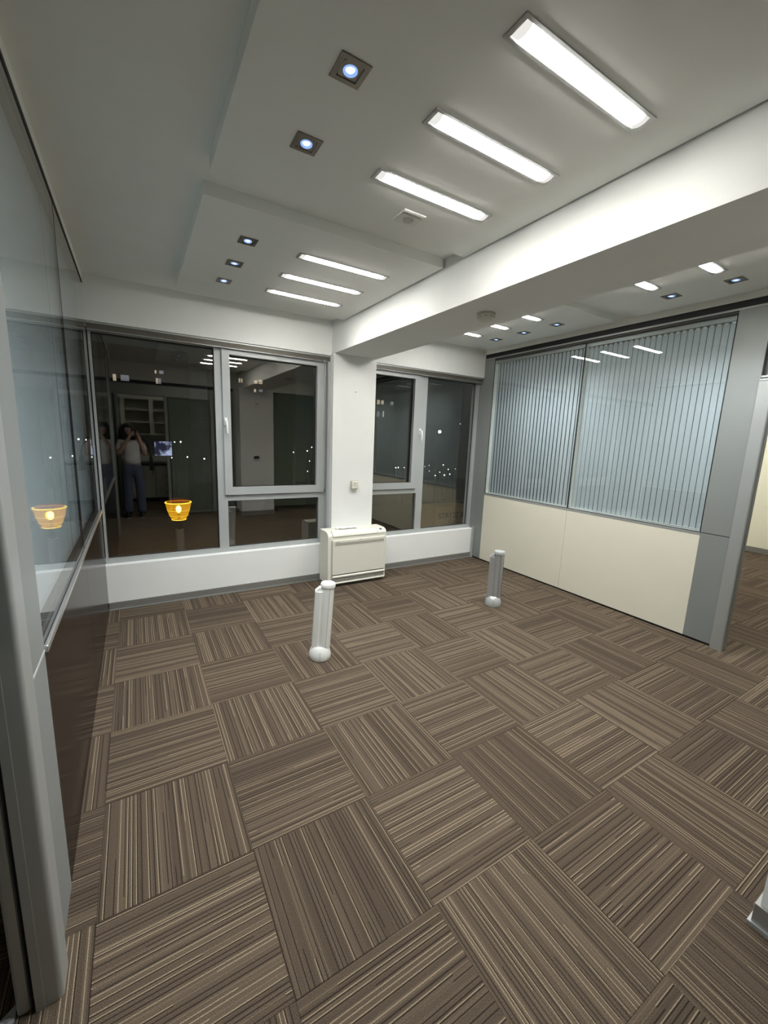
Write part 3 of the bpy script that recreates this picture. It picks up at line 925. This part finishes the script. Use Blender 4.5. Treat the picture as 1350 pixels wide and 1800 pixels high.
# devices on the near column, facing the windows
d1 = empty('wall_alarm', (2.25, -3.585, 2.13), label='small ivory alarm box high on the near column', cat='alarm')
bobj('cover', 'ivory', (2.21, 2.29, -3.5845, -3.55, 2.085, 2.18), d1, bev=0.006)
obj('eye', tube(NB(), [(2.25, -3.5495, 2.15), (2.25, -3.547, 2.15)], 0.012, 12), 'grille', d1)
d2 = empty('thermostat', (2.22, -3.585, 1.14), label='white thermostat with black display on the near column', cat='thermostat')
bobj('plate', 'white', (2.15, 2.29, -3.5845, -3.572, 1.10, 1.18), d2, bev=0.003)
bobj('display', 'phone', (2.17, 2.27, -3.5715, -3.567, 1.115, 1.165), d2)

# ------------------------------------------------------------------ floor-standing air conditioner
AX0, AX1, AY0, AY1, AZ0, AZ1 = 1.872, 2.578, -0.030, YP - 0.002, 0.012, 0.600
ac = empty('air_conditioner', ((AX0 + AX1) / 2, (AY0 + AY1) / 2, 0), label='ivory floor-standing air conditioner in front of the white pillar', cat='air conditioner')
prof = [(AY1, AZ0 + 0.02), (AY1, AZ1)]
for k in range(7):
    t = math.pi / 2 * k / 6
    prof.append((AY0 + 0.085 - 0.07 * math.sin(t) - 0.0, AZ1 - 0.055 + 0.055 * math.cos(t)))
prof += [(AY0 + 0.015, AZ0 + 0.02)]
obj('body', prism(NB(), prof, lambda u, v, t: (t, u, v), AX0, AX1), 'ivory', ac, smooth=True)
bobj('foot', 'grille', (AX0 + 0.02, AX1 - 0.02, AY0 + 0.03, AY1 - 0.02, 0.0005, AZ0 + 0.0195), ac)
fpz = (0.135, 0.535)
fp = bobj('front_panel', 'ivory', (AX0 + 0.045, AX1 - 0.022, AY0 - 0.004, AY0 + 0.0145, fpz[0], 0.515), ac, bev=0.006)
bobj('grey_band', 'bandgrey', (AX0 + 0.075, AX1 - 0.040, AY0 - 0.0056, AY0 - 0.0042, 0.458, 0.488), fp, label='grey-beige band')
bobj('name_mark', 'grille', (AX0 + 0.075, AX0 + 0.125, AY0 - 0.0056, AY0 - 0.0042, 0.4915, 0.4945), fp)
bobj('latch_mark', 'ivoryd', (AX0 + 0.36, AX0 + 0.375, AY0 - 0.0056, AY0 - 0.0042, 0.498, 0.511), fp)
fl_ = NB()
# tilted top outlet flap
import math as _m
def ac_top(u, v):   # point on the curved shoulder, v = 0..1 round the curve
    t = _m.pi / 2 * v
    return (u, AY0 + 0.085 - 0.07 * _m.sin(t), AZ1 - 0.055 + 0.055 * _m.cos(t))
def flap(bm, x0, x1, v0, v1, off, nseg=5):
    A, Bq = [], []
    for k in range(nseg + 1):
        v = v0 + (v1 - v0) * k / nseg
        t = _m.pi / 2 * v
        nrm = Vector((0, -_m.sin(t) * 0.055, _m.cos(t) * 0.07)).normalized()
        for x, L in ((x0, A), (x1, Bq)):
            p = Vector(ac_top(x, v))
            L.append((bm.verts.new(p + nrm * 0.0004), bm.verts.new(p + nrm * off)))
    for k in range(nseg):
        bm.faces.new((A[k][1], A[k + 1][1], Bq[k + 1][1], Bq[k][1]))
        bm.faces.new((A[k][0], Bq[k][0], Bq[k + 1][0], A[k + 1][0]))
        bm.faces.new((A[k][0], A[k + 1][0], A[k + 1][1], A[k][1]))
        bm.faces.new((Bq[k][0], Bq[k][1], Bq[k + 1][1], Bq[k + 1][0]))
    bm.faces.new((A[0][0], A[0][1], Bq[0][1], Bq[0][0]))
    bm.faces.new((A[-1][0], Bq[-1][0], Bq[-1][1], A[-1][1]))
    return bm
fl_.free()
obj('flap_gap', flap(NB(), AX0 + 0.050, AX1 - 0.117, 0.10, 0.97, 0.0012), 'grille', ac)
bobj('panel_gap', 'ivoryd', (AX0 + 0.034, AX0 + 0.0445, AY0 + 0.012, AY0 + 0.0148, 0.04, 0.515), ac)
obj('outlet_flap', flap(NB(), AX0 + 0.054, AX1 - 0.121, 0.14, 0.93, 0.006), 'ivory', ac, smooth=True)
cp = obj('control_panel', flap(NB(), AX1 - 0.112, AX1 - 0.020, 0.14, 0.93, 0.004), 'ivory', ac, smooth=True)
obj('display', flap(NB(), AX1 - 0.082, AX1 - 0.046, 0.35, 0.55, 0.0055), 'grille', cp)
# lower grille
bobj('outlet_recess', 'grille', (AX0 + 0.05, AX1 - 0.022, AY0 + 0.008, AY0 + 0.0148, 0.048, 0.130), ac)
obj('lower_bar', tube(NB(), [(AX0 + 0.048, AY0 + 0.004, 0.112), (AX1 - 0.020, AY0 + 0.004, 0.112)], 0.014, 12), 'ivory', ac, smooth=True)
for k in range(4):
    z = 0.056 + k * 0.011
    bobj('louvre', 'ivoryd', (AX0 + 0.05, AX1 - 0.022, AY0 - 0.001, AY0 + 0.0075, z, z + 0.004), ac)
obj('lower_bar', tube(NB(), [(AX0 + 0.046, AY0 + 0.004, 0.041), (AX1 - 0.018, AY0 + 0.004, 0.041)], 0.011, 12), 'ivory', ac, smooth=True)
# crumpled papers lying on the unit
bm = NB()
cells = [[(2.02 + 0.26 * i / 8, 0.085 + 0.075 * j / 3 + 0.012 * math.sin(i * 1.7), AZ1 + 0.004 + 0.011 * abs(math.sin(i * 1.3 + j * 2.1))) for j in range(4)] for i in range(9)]
vv = [[bm.verts.new(p) for p in r] for r in cells]
for i in range(8):
    for j in range(3):
        bm.faces.new((vv[i][j], vv[i + 1][j], vv[i + 1][j + 1], vv[i][j + 1]))
pap = obj('paper_strip', bm, 'paper')
md = pap.modifiers.new('thickness', 'SOLIDIFY'); md.thickness = 0.0012
tag(pap, 'crumpled white paper lying on the air conditioner', 'paper')

# ------------------------------------------------------------------ floor service posts
def floor_post(loc, rz, mcol, mbase, label, h, tilt=0.0):
    t = empty('floor_post', loc, label=label, cat='floor post')
    t.rotation_euler = (0, 0, rz)
    # dome base
    obj('base', lathe(NB(), [(0.074, 0.0005), (0.079, 0.010), (0.0775, 0.040), (0.070, 0.070), (0.060, 0.090), (0.050, 0.100)], 36), mbase, t, smooth=True, local=True)
    bm = box(NB(), -0.0015, 0.0015, -0.0805, -0.060, 0.002, 0.075)
    obj('base_seam', bm, 'ivoryd', t, local=True)
    def up(o):
        o.rotation_euler = (0, tilt, 0)
        return o
    # round column with a flat cable channel on its left
    poly = []
    for k in range(28):
        a = 2 * math.pi * k / 28
        poly.append((0.022 + 0.046 * math.cos(a), 0.046 * math.sin(a)))
    c = up(obj('column', prism(NB(), poly, lambda u, v, q: (u, v, q), 0.088, h - 0.03), mcol, t, smooth=True, local=True))
    bm = NB()
    for a in (math.radians(-75), math.radians(-18)):
        p = (0.022 + 0.0462 * math.cos(a), 0.0462 * math.sin(a))
        box(bm, p[0] - 0.0018, p[0] + 0.0018, p[1] - 0.0018, p[1] + 0.0018, 0.095, h - 0.032)
    obj('groove', bm, 'grille' if mcol == 'silver' else 'ivoryd', c, local=True)
    up(obj('cap', lathe(NB(), [(0.0515, h - 0.030), (0.0525, h - 0.024), (0.0525, h - 0.008), (0.049, h - 0.001), (0.040, h)], 32, (0.022, 0, 0), sy=0.98), mbase, t, smooth=True, local=True))
    poly = [(-0.066, -0.022), (-0.062, -0.030), (-0.030, -0.040), (-0.012, -0.034), (-0.012, 0.034), (-0.030, 0.040), (-0.062, 0.030), (-0.066, 0.022)]
    ch = up(obj('cable_channel', prism(NB(), poly, lambda u, v, q: (u, v, q), 0.080, h - 0.062), mcol, t, local=True))
    bm = NB()
    prism(bm, [(-0.066, h - 0.0618), (-0.020, h - 0.0618), (-0.026, h - 0.034), (-0.036, h - 0.034)], lambda u, v, q: (u, q, v), -0.026, 0.026)
    obj('channel_top', bm, mbase, ch, local=True)
    return t
floor_post((1.268, -1.287, 0), math.radians(-22), 'white', 'white', 'short white floor service post with domed foot', 0.572, math.radians(3.2))
floor_post((3.168, -1.136, 0), math.radians(-45), 'silver', 'silverp', 'short brushed silver floor service post with domed foot', 0.556, 0.0)

# ------------------------------------------------------------------ photographer (mirrored in the wide window)
def skin_mesh(name, verts, edges, mat, parent, root=0, sub=2):
    me = bpy.data.meshes.new(name)
    me.from_pydata([v[0] for v in verts], edges, [])
    me.materials.append(M[mat])
    o = bpy.data.objects.new(name, me)
    col.objects.link(o)
    o.parent = parent
    o.location = -world_loc(parent)
    md = o.modifiers.new('skin', 'SKIN')
    md.use_smooth_shade = True
    if not me.skin_vertices:
        o.data.skin_vertices.new() if hasattr(o.data.skin_vertices, 'new') else None
    sv = me.skin_vertices[0].data
    for i, v in enumerate(verts):
        r = v[1]
        sv[i].radius = r if isinstance(r, tuple) else (r, r)
        sv[i].use_root = (i == root)
    s = o.modifiers.new('smooth', 'SUBSURF')
    s.levels = sub
    s.render_levels = sub
    return o

PH = CAM + BCK * 0.016 - UPV * 0.052 + RGT * 0.018     # phone centre
def ph(r, u, f):
    return PH + RGT * r + UPV * u - BCK * f
pb = Vector((0.135, -4.09, 0))
per = empty('person', pb, label='person in white t-shirt and blue jeans photographing, mirrored in the window', cat='person')
def P(x, y, z):
    return (pb.x + x, pb.y + y, z)
# left = -x
wl, wr = ph(-0.075, -0.085, -0.035), ph(0.085, -0.085, -0.035)
V_, E_ = [], []
def av(p, r, link=None):
    V_.append((tuple(p), r))
    if link is not None:
        E_.append((link, len(V_) - 1))
    return len(V_) - 1
pel = av(P(0, -0.01, 0.93), (0.135, 0.095))
wai = av(P(0, 0.0, 1.06), (0.115, 0.085), pel)
che = av(P(0, 0.0, 1.22), (0.135, 0.095), wai)
upc = av(P(0, -0.02, 1.34), (0.120, 0.075), che)
nec = av(P(-0.01, -0.02, 1.44), (0.048, 0.048), upc)
hb = av(P(-0.03, -0.005, 1.515), (0.058, 0.068), nec)
hm = av(P(-0.04, 0.0, 1.58), (0.070, 0.088), hb)
ht = av(P(-0.045, -0.01, 1.655), (0.060, 0.072), hm)
for s, wv in ((-1, wl), (1, wr)):
    sh = av(P(s * 0.155, -0.02, 1.345), 0.052, upc)
    el = av(P(s * 0.215, 0.06, 1.13), 0.040, sh)
    fo = av(Vector(P(s * 0.215, 0.06, 1.13)).lerp(wv, 0.45), 0.036, el)
    wi = av(wv, 0.024, fo)
    pa = av(wv + (PH - wv) * 0.42 + Vector((0, 0, 0.03)), (0.026, 0.014), wi)
    pc = Vector(V_[pa][0])
    # four fingers behind the phone and a thumb on its face
    for k in range(4):
        base = ph(s * 0.046, -0.050 + 0.019 * k, 0.006 - 0.014)
        a = av(base, 0.0085, pa)
        b = av(ph(s * 0.040, -0.046 + 0.020 * k, 0.010), 0.008, a)
        c = av(ph(s * (0.012 + 0.004 * abs(k - 1)), -0.044 + 0.020 * k, 0.013), 0.0068, b)
    a = av(ph(s * 0.050, -0.055, -0.020), 0.0105, pa)
    b = av(ph(s * 0.038, -0.032, -0.020), 0.009, a)
    c = av(ph(s * 0.022, -0.014, -0.016), 0.0075, b)
for s in (-1, 1):
    hi = av(P(s * 0.085, -0.01, 0.85), (0.085, 0.085), pel)
    kn = av(P(s * 0.095, 0.02, 0.48), 0.055, hi)
    cf = av(P(s * 0.098, 0.0, 0.32), 0.052, kn)
    an = av(P(s * 0.100, -0.03, 0.085), 0.036, cf)
    to = av(P(s * 0.110, 0.10, 0.035), (0.032, 0.026), an)
body = skin_mesh('body', V_, E_, 'skin', per)
# clothes
V_, E_ = [], []
a0 = av(P(0, 0.0, 0.92), (0.172, 0.132)); a1 = av(P(0, 0.0, 1.12), (0.140, 0.105), a0); a2 = av(P(0, 0.0, 1.24), (0.155, 0.115), a1)
a3 = av(P(0, -0.02, 1.36), (0.120, 0.085), a2); av(P(0, -0.02, 1.41), (0.075, 0.065), a3)
for s in (-1, 1):
    b0 = av(P(s * 0.160, -0.02, 1.35), 0.066, a3)
    av(P(s * 0.200, 0.035, 1.20), 0.064, b0)
skin_mesh('t_shirt', V_, E_, 'shirt', per)
V_, E_ = [], []
a0 = av(P(0, -0.01, 0.93), (0.155, 0.115)); av(P(0, 0, 1.05), (0.128, 0.098), a0)
for s in (-1, 1):
    b0 = av(P(s * 0.088, -0.01, 0.82), (0.096, 0.100), a0)
    b1 = av(P(s * 0.098, 0.015, 0.48), 0.076, b0)
    b2 = av(P(s * 0.104, 0.0, 0.28), 0.080, b1)
    av(P(s * 0.108, 0.0, 0.055), 0.092, b2)
skin_mesh('jeans', V_, E_, 'jeans', per)
for s in (-1, 1):
    bm = NB()
    prof_pts = []
    for k in range(16):
        a = 2 * math.pi * k / 16
        prof_pts.append((math.cos(a), math.sin(a)))
    rings = []
    for z, w_, l_, off in ((0.014, 0.042, 0.128, 0.045), (0.04, 0.044, 0.130, 0.045), (0.065, 0.038, 0.105, 0.030), (0.095, 0.035, 0.060, -0.010)):
        rings.append([bm.verts.new(P(s * 0.108 + c * w_, off + q * l_, z)) for c, q in prof_pts])
    for A, Bq in zip(rings, rings[1:]):
        for k in range(16):
            bm.faces.new((A[k], A[(k + 1) % 16], Bq[(k + 1) % 16], Bq[k]))
    bm.faces.new(rings[0][::-1]); bm.faces.new(rings[-1])
    so = obj('shoe', bm, 'shoe', per, smooth=True)
    bm = NB()
    A = [bm.verts.new(P(s * 0.108 + c * 0.045, 0.045 + q * 0.133, 0.0005)) for c, q in prof_pts]
    Bq = [bm.verts.new(P(s * 0.108 + c * 0.045, 0.045 + q * 0.133, 0.0138)) for c, q in prof_pts]
    for k in range(16):
        bm.faces.new((A[k], A[(k + 1) % 16], Bq[(k + 1) % 16], Bq[k]))
    bm.faces.new(A[::-1]); bm.faces.new(Bq)
    obj('sole', bm, 'sole', so)
# hair: bob to the shoulders, open towards the face
bm = NB()
hc = Vector(P(-0.04, -0.012, 1.60))
rings = []
for j in range(12):
    v = j / 11
    if v < 0.5:
        t = v / 0.5 * math.pi / 2
        rad, z = 0.098 * math.sin(t), 0.100 * math.cos(t)
    else:
        q = (v - 0.5) / 0.5
        rad, z = 0.098 + 0.022 * math.sin(q * 2.4), -0.20 * q
    ring = []
    for k in range(28):
        a = 2 * math.pi * k / 28
        d = Vector((math.cos(a), math.sin(a)))
        f = max(0.0, d.y)
        ry = rad * 1.10
        if v > 0.36:                      # the face side is cut back
            ry *= (1 - 0.62 * f ** 2 * min(1, (v - 0.36) / 0.12))
        ring.append(bm.verts.new((hc.x + d.x * rad + 0.004 * math.sin(k * 5.1 + j), hc.y + d.y * ry + 0.004 * math.cos(k * 3.7), hc.z + max(z, -0.20))))
    rings.append(ring)
for A, Bq in zip(rings, rings[1:]):
    for k in range(28):
        bm.faces.new((A[k], A[(k + 1) % 28], Bq[(k + 1) % 28], Bq[k]))
bm.faces.new(rings[0][::-1])
bmesh.ops.remove_doubles(bm, verts=bm.verts[:], dist=0.0005)
ha = obj('hair', bm, 'hair', per, smooth=True, label='dark shoulder-length hair')
for s in (-1, 1):
    ey = obj('eye', lathe(NB(), [(0.003, -0.012), (0.010, -0.007), (0.0125, 0), (0.010, 0.007), (0.003, 0.012)], 14, P(-0.04 + s * 0.030, 0.078, 1.585)), 'eyew', per, smooth=True)
    obj('iris', lathe(NB(), [(0.002, -0.005), (0.006, -0.002), (0.006, 0.002), (0.002, 0.005)], 10, P(-0.04 + s * 0.028, 0.0885, 1.585)), 'hair', ey)
obj('nose', tube(NB(), [P(-0.038, 0.078, 1.59), P(-0.036, 0.096, 1.560), P(-0.036, 0.100, 1.550), P(-0.036, 0.082, 1.543)], [0.007, 0.011, 0.012, 0.009], 10), 'skin', per, smooth=True)
obj('mouth', tube(NB(), [P(-0.058, 0.076, 1.520), P(-0.045, 0.083, 1.519), P(-0.034, 0.084, 1.519), P(-0.020, 0.077, 1.520)], [0.003, 0.006, 0.006, 0.003], 8), 'lips', per, smooth=True)
for s in (-1, 1):
    obj('ear', lathe(NB(), [(0.004, -0.026), (0.014, -0.012), (0.016, 0.004), (0.012, 0.020), (0.003, 0.026)], 12, P(-0.04 + s * 0.078, -0.01, 1.575), sx=0.5), 'skin', per, smooth=True)
# phone
phn = empty('phone', PH, label='black phone held up by the person mirrored in the window', cat='phone')
def phone_slab(name, r0, r1, u0, u1, f0, f1, mat):
    bm = NB()
    box(bm, r0, r1, u0, u1, f0, f1, bev=min(0.004, (r1 - r0) * 0.2, (f1 - f0) * 0.4))
    for v in bm.verts:
        v.co = PH + RGT * v.co.x + UPV * v.co.y - BCK * v.co.z
    return obj(name, bm, mat, phn)
phone_slab('case', -0.036, 0.036, -0.074, 0.074, -0.004, 0.004, 'phone')
phone_slab('screen', -0.033, 0.033, -0.070, 0.070, -0.0052, -0.0042, 'counter')
phone_slab('camera_bump', -0.034, -0.002, 0.036, 0.070, 0.0042, 0.006, 'counter')
# shoulder bag on the right hip
bg = empty('shoulder_bag', P(0.235, -0.02, 0.88), label='black shoulder bag at the hip of the mirrored person', cat='bag')
bm = NB()
pts = [(-0.055, 0.0), (0.055, 0.0), (0.045, 0.30), (-0.03, 0.30)]
prism(bm, [(0.262, 0.86), (0.345, 0.86), (0.322, 1.13), (0.282, 1.13)], lambda u, v, t: P(u, t, v), -0.14, 0.12)
bmesh.ops.bevel(bm, geom=bm.edges[:], offset=0.012, segments=2, profile=0.5, affect='EDGES')
obj('bag_body', bm, 'leather', bg, smooth=True)
obj('strap', tube(NB(), [P(0.300, -0.10, 1.135), P(0.290, -0.09, 1.25), P(0.235, -0.075, 1.385), P(0.175, -0.03, 1.435), P(0.185, 0.05, 1.40), P(0.280, 0.075, 1.26), P(0.300, 0.09, 1.135)], 0.010, 8), 'leather', bg, smooth=True)

# ------------------------------------------------------------------ outside: terrace, lamp, carton, city lights
tr = struct(bobj('floor_terrace', 'screed', (-12, 16, YB + 0.285, 7.5, -0.62, -0.50)), 'dark terrace floor outside the windows')
tl = empty('terrace_lamp', (0.76, 3.7, -0.50), label='glowing amber bowl lamp on a short post outside the wide window', cat='lamp')
c = (0.76, 3.7, 0)
obj('post', lathe(NB(), [(0.066, -0.4995), (0.066, -0.045), (0.05, -0.04)], 24, c), 'lampost', tl, smooth=True)
obj('stem', lathe(NB(), [(0.035, -0.0398), (0.035, 0.11), (0.075, 0.118)], 20, c), 'black', tl, smooth=True)
bw = obj('bowl', lathe(NB(), [(0.085, 0.1185), (0.108, 0.128), (0.150, 0.220), (0.178, 0.320), (0.196, 0.415)], 40, c, caps=False), 'amber', tl, smooth=True, label='amber glass bowl')
def ring(r, z, q):
    return tube(NB(), [(c[0] + r * math.cos(2 * math.pi * k / 40), c[1] + r * math.sin(2 * math.pi * k / 40), z) for k in range(41)], q, 8, caps=False)
obj('rim', ring(0.197, 0.417, 0.0075), 'amberrim', bw, smooth=True)
obj('rim', ring(0.108, 0.128, 0.0065), 'amberrim', bw, smooth=True)
for z, r in ((0.20, 0.142), (0.29, 0.171)):
    obj('rib', ring(r, z, 0.002), 'amberrim', bw, smooth=True)
obj('bulb', lathe(NB(), [(0.012, 0.24), (0.030, 0.26), (0.040, 0.30), (0.034, 0.335), (0.015, 0.355)], 20, c), 'amberbulb', tl, smooth=True)
obj('bulb_holder', lathe(NB(), [(0.02, 0.1187), (0.02, 0.2395)], 14, c), 'nickel', tl)
obj('lid', lathe(NB(), [(0.175, 0.428), (0.150, 0.452), (0.09, 0.476), (0.02, 0.484)], 32, c), 'amberlid', tl, smooth=True)  # no real cover, added as the amber glow above the rim

bx = empty('cardboard_box', (5.30, 2.3, -0.50), label='brown cardboard box with black lettering outside the narrow window', cat='box')
bobj('carton', 'card', (4.865, 5.75, 2.0, 2.5, -0.4995, 0.372), bx, bev=0.006)
bobj('flap', 'card', (4.875, 5.74, 1.992, 1.9992, 0.325, 0.366), bx)
def text(body, x, z, size, parent, y):
    cu = bpy.data.curves.new('lettering', 'FONT')
    cu.body = body
    cu.size = size
    cu.extrude = 0.0008
    to = bpy.data.objects.new('lettering', cu)
    col.objects.link(to)
    dg = bpy.context.evaluated_depsgraph_get()
    me = bpy.data.meshes.new_from_object(to.evaluated_get(dg))
    bpy.data.objects.remove(to)
    bpy.data.curves.remove(cu)
    for v in me.vertices:
        v.co = Vector((x + v.co.x, y - v.co.z, z + v.co.y))
    me.materials.clear()
    me.materials.append(M['ink'])
    o = bpy.data.objects.new('lettering', me)
    col.objects.link(o)
    o.parent = parent
    o.location = -world_loc(parent)
    return o
text('STR', 4.93, 0.165, 0.155, bx, 1.9985)
text('122', 5.19, 0.165, 0.155, bx, 1.9985)
text('3P', 5.44, 0.165, 0.155, bx, 1.9985)
text('-OLO', 5.15, 0.055, 0.12, bx, 1.9985)

gz = -22.0
struct(bobj('floor_street', 'asphalt', (-120, 220, 9, 200, gz - 0.5, gz)), 'dark city ground far below the windows')
def building(label, x0, x1, y, ztop, lit):
    b = empty('apartment_building', ((x0 + x1) / 2, y + 6, gz), label=label, cat='building')
    wb = bobj('facade', 'dark', (x0, x1, y, y + 12, gz + 0.001, ztop), b)
    for (wx, wz, ww2, wh, mat) in lit:
        o = bobj('window', mat, (wx - ww2 / 2, wx + ww2 / 2, y - 0.06, y - 0.005, wz - wh / 2, wz + wh / 2), b)
    return b
building('dark far apartment block with four small lit windows beyond the fixed pane', -12, 7, 60, 12,
         [(-1.56, 7.95, 0.35, 0.8, 'winwarm'), (-0.45, 8.0, 0.9, 0.7, 'wincool'), (3.13, 8.0, 0.25, 0.7, 'winwarm'), (3.45, 8.0, 0.3, 0.7, 'wincool'), (3.03, 9.13, 0.2, 0.4, 'winwarm'), (3.7, 9.15, 0.5, 0.4, 'wincool')])
building('dark far apartment block with warm lit window pairs beyond the opening sash', 11, 22, 60, 12,
         [(13.63, 9.13, 0.2, 0.55, 'winwarm'), (13.95, 9.13, 0.2, 0.55, 'winwarm'), (15.94, 9.11, 0.5, 0.45, 'winwarm'), (16.64, 9.2, 0.55, 0.6, 'winwarm'), (15.81, 7.9, 0.3, 0.45, 'winwarm'), (16.66, 7.95, 0.55, 0.35, 'wincool')])
building('dark far apartment block with lit windows beyond the narrow window', 33, 45, 60, 13,
         [(36.85, 7.84, 0.5, 0.75, 'winwarm'), (37.65, 7.86, 0.5, 0.65, 'winwarm'), (39.6, 7.82, 0.6, 0.6, 'wincool'), (36.85, 5.82, 0.45, 0.9, 'wincool'), (37.92, 5.88, 0.22, 1.0, 'winwarm')])
bbd = empty('billboard', (3.4, 57, gz), label='bluish lit billboard over the dark city beyond the fixed pane', cat='billboard')
bobj('face', 'billboard', (2.3, 4.25, 56.9, 57, -1.6, 0.2), bbd)
bobj('support', 'dark', (3.2, 3.4, 57.001, 57.2, gz, 0.1), bbd)
bobj('backing', 'dark', (2.3, 4.25, 57.001, 57.1, -1.6, 0.2), bbd)
pts = [(41.0, -3.53, 1), (41.53, -3.5, 1), (42.85, -3.5, 0.8), (52.06, -3.02, 1), (53.4, -3.9, 0.9), (51.3, -4.43, 0.9), (52.5, -5.02, 1.2), (50.2, -5.08, 0.8),
       (53.88, -4.85, 1), (47.6, -3.3, 0.6), (48.6, -3.1, 0.6), (48.74, -4.18, 0.5), (55.2, -3.8, 0.6), (5.6, 0.14, 0.9), (4.85, 0.1, 0.7), (6.36, -1.93, 0.8), (8.54, -2.15, 0.9),
       (4.4, -2.04, 0.6), (21.66, -1.03, 0.8), (23.95, -0.77, 0.9), (23.97, -4.05, 0.9), (24.33, -2.4, 0.7), (24.7, -0.17, 0.8), (55.7, 5.1, 0.7)]
for x, z, s in pts:
    s *= 0.75
    y = 60 + random.uniform(-2.5, -0.3) - 2
    k = (y + 3.88) / 63.88
    X, Z = CAM.x + (x - CAM.x) * k, CAM.z + (z - CAM.z) * k
    t = empty('street_lamp', (X, y, gz), label='small white street lamp in the distant dark city', cat='street lamp', group='distant street lamps')
    obj('lamp_head', lathe(NB(), [(0.02, -0.14 * s), (0.11 * s, -0.08 * s), (0.14 * s, 0), (0.11 * s, 0.08 * s), (0.02, 0.14 * s)], 10, (X, y, Z)), 'street', t)
    obj('pole', tube(NB(), [(X, y + 0.15, gz), (X, y + 0.15, Z)], 0.05, 6), 'dark', t)
t = empty('floodlight', (50.69, 60, gz), label='bright yellowish floodlight high over the city lights', cat='floodlight')
obj('lamp_head', lathe(NB(), [(0.04, -0.26), (0.2, -0.15), (0.26, 0), (0.2, 0.15), (0.04, 0.26)], 14, (50.69, 60, 3.35)), 'streetbig', t)
obj('mast', tube(NB(), [(50.69, 60.5, gz), (50.69, 60.5, 3.3)], 0.12, 8), 'dark', t)
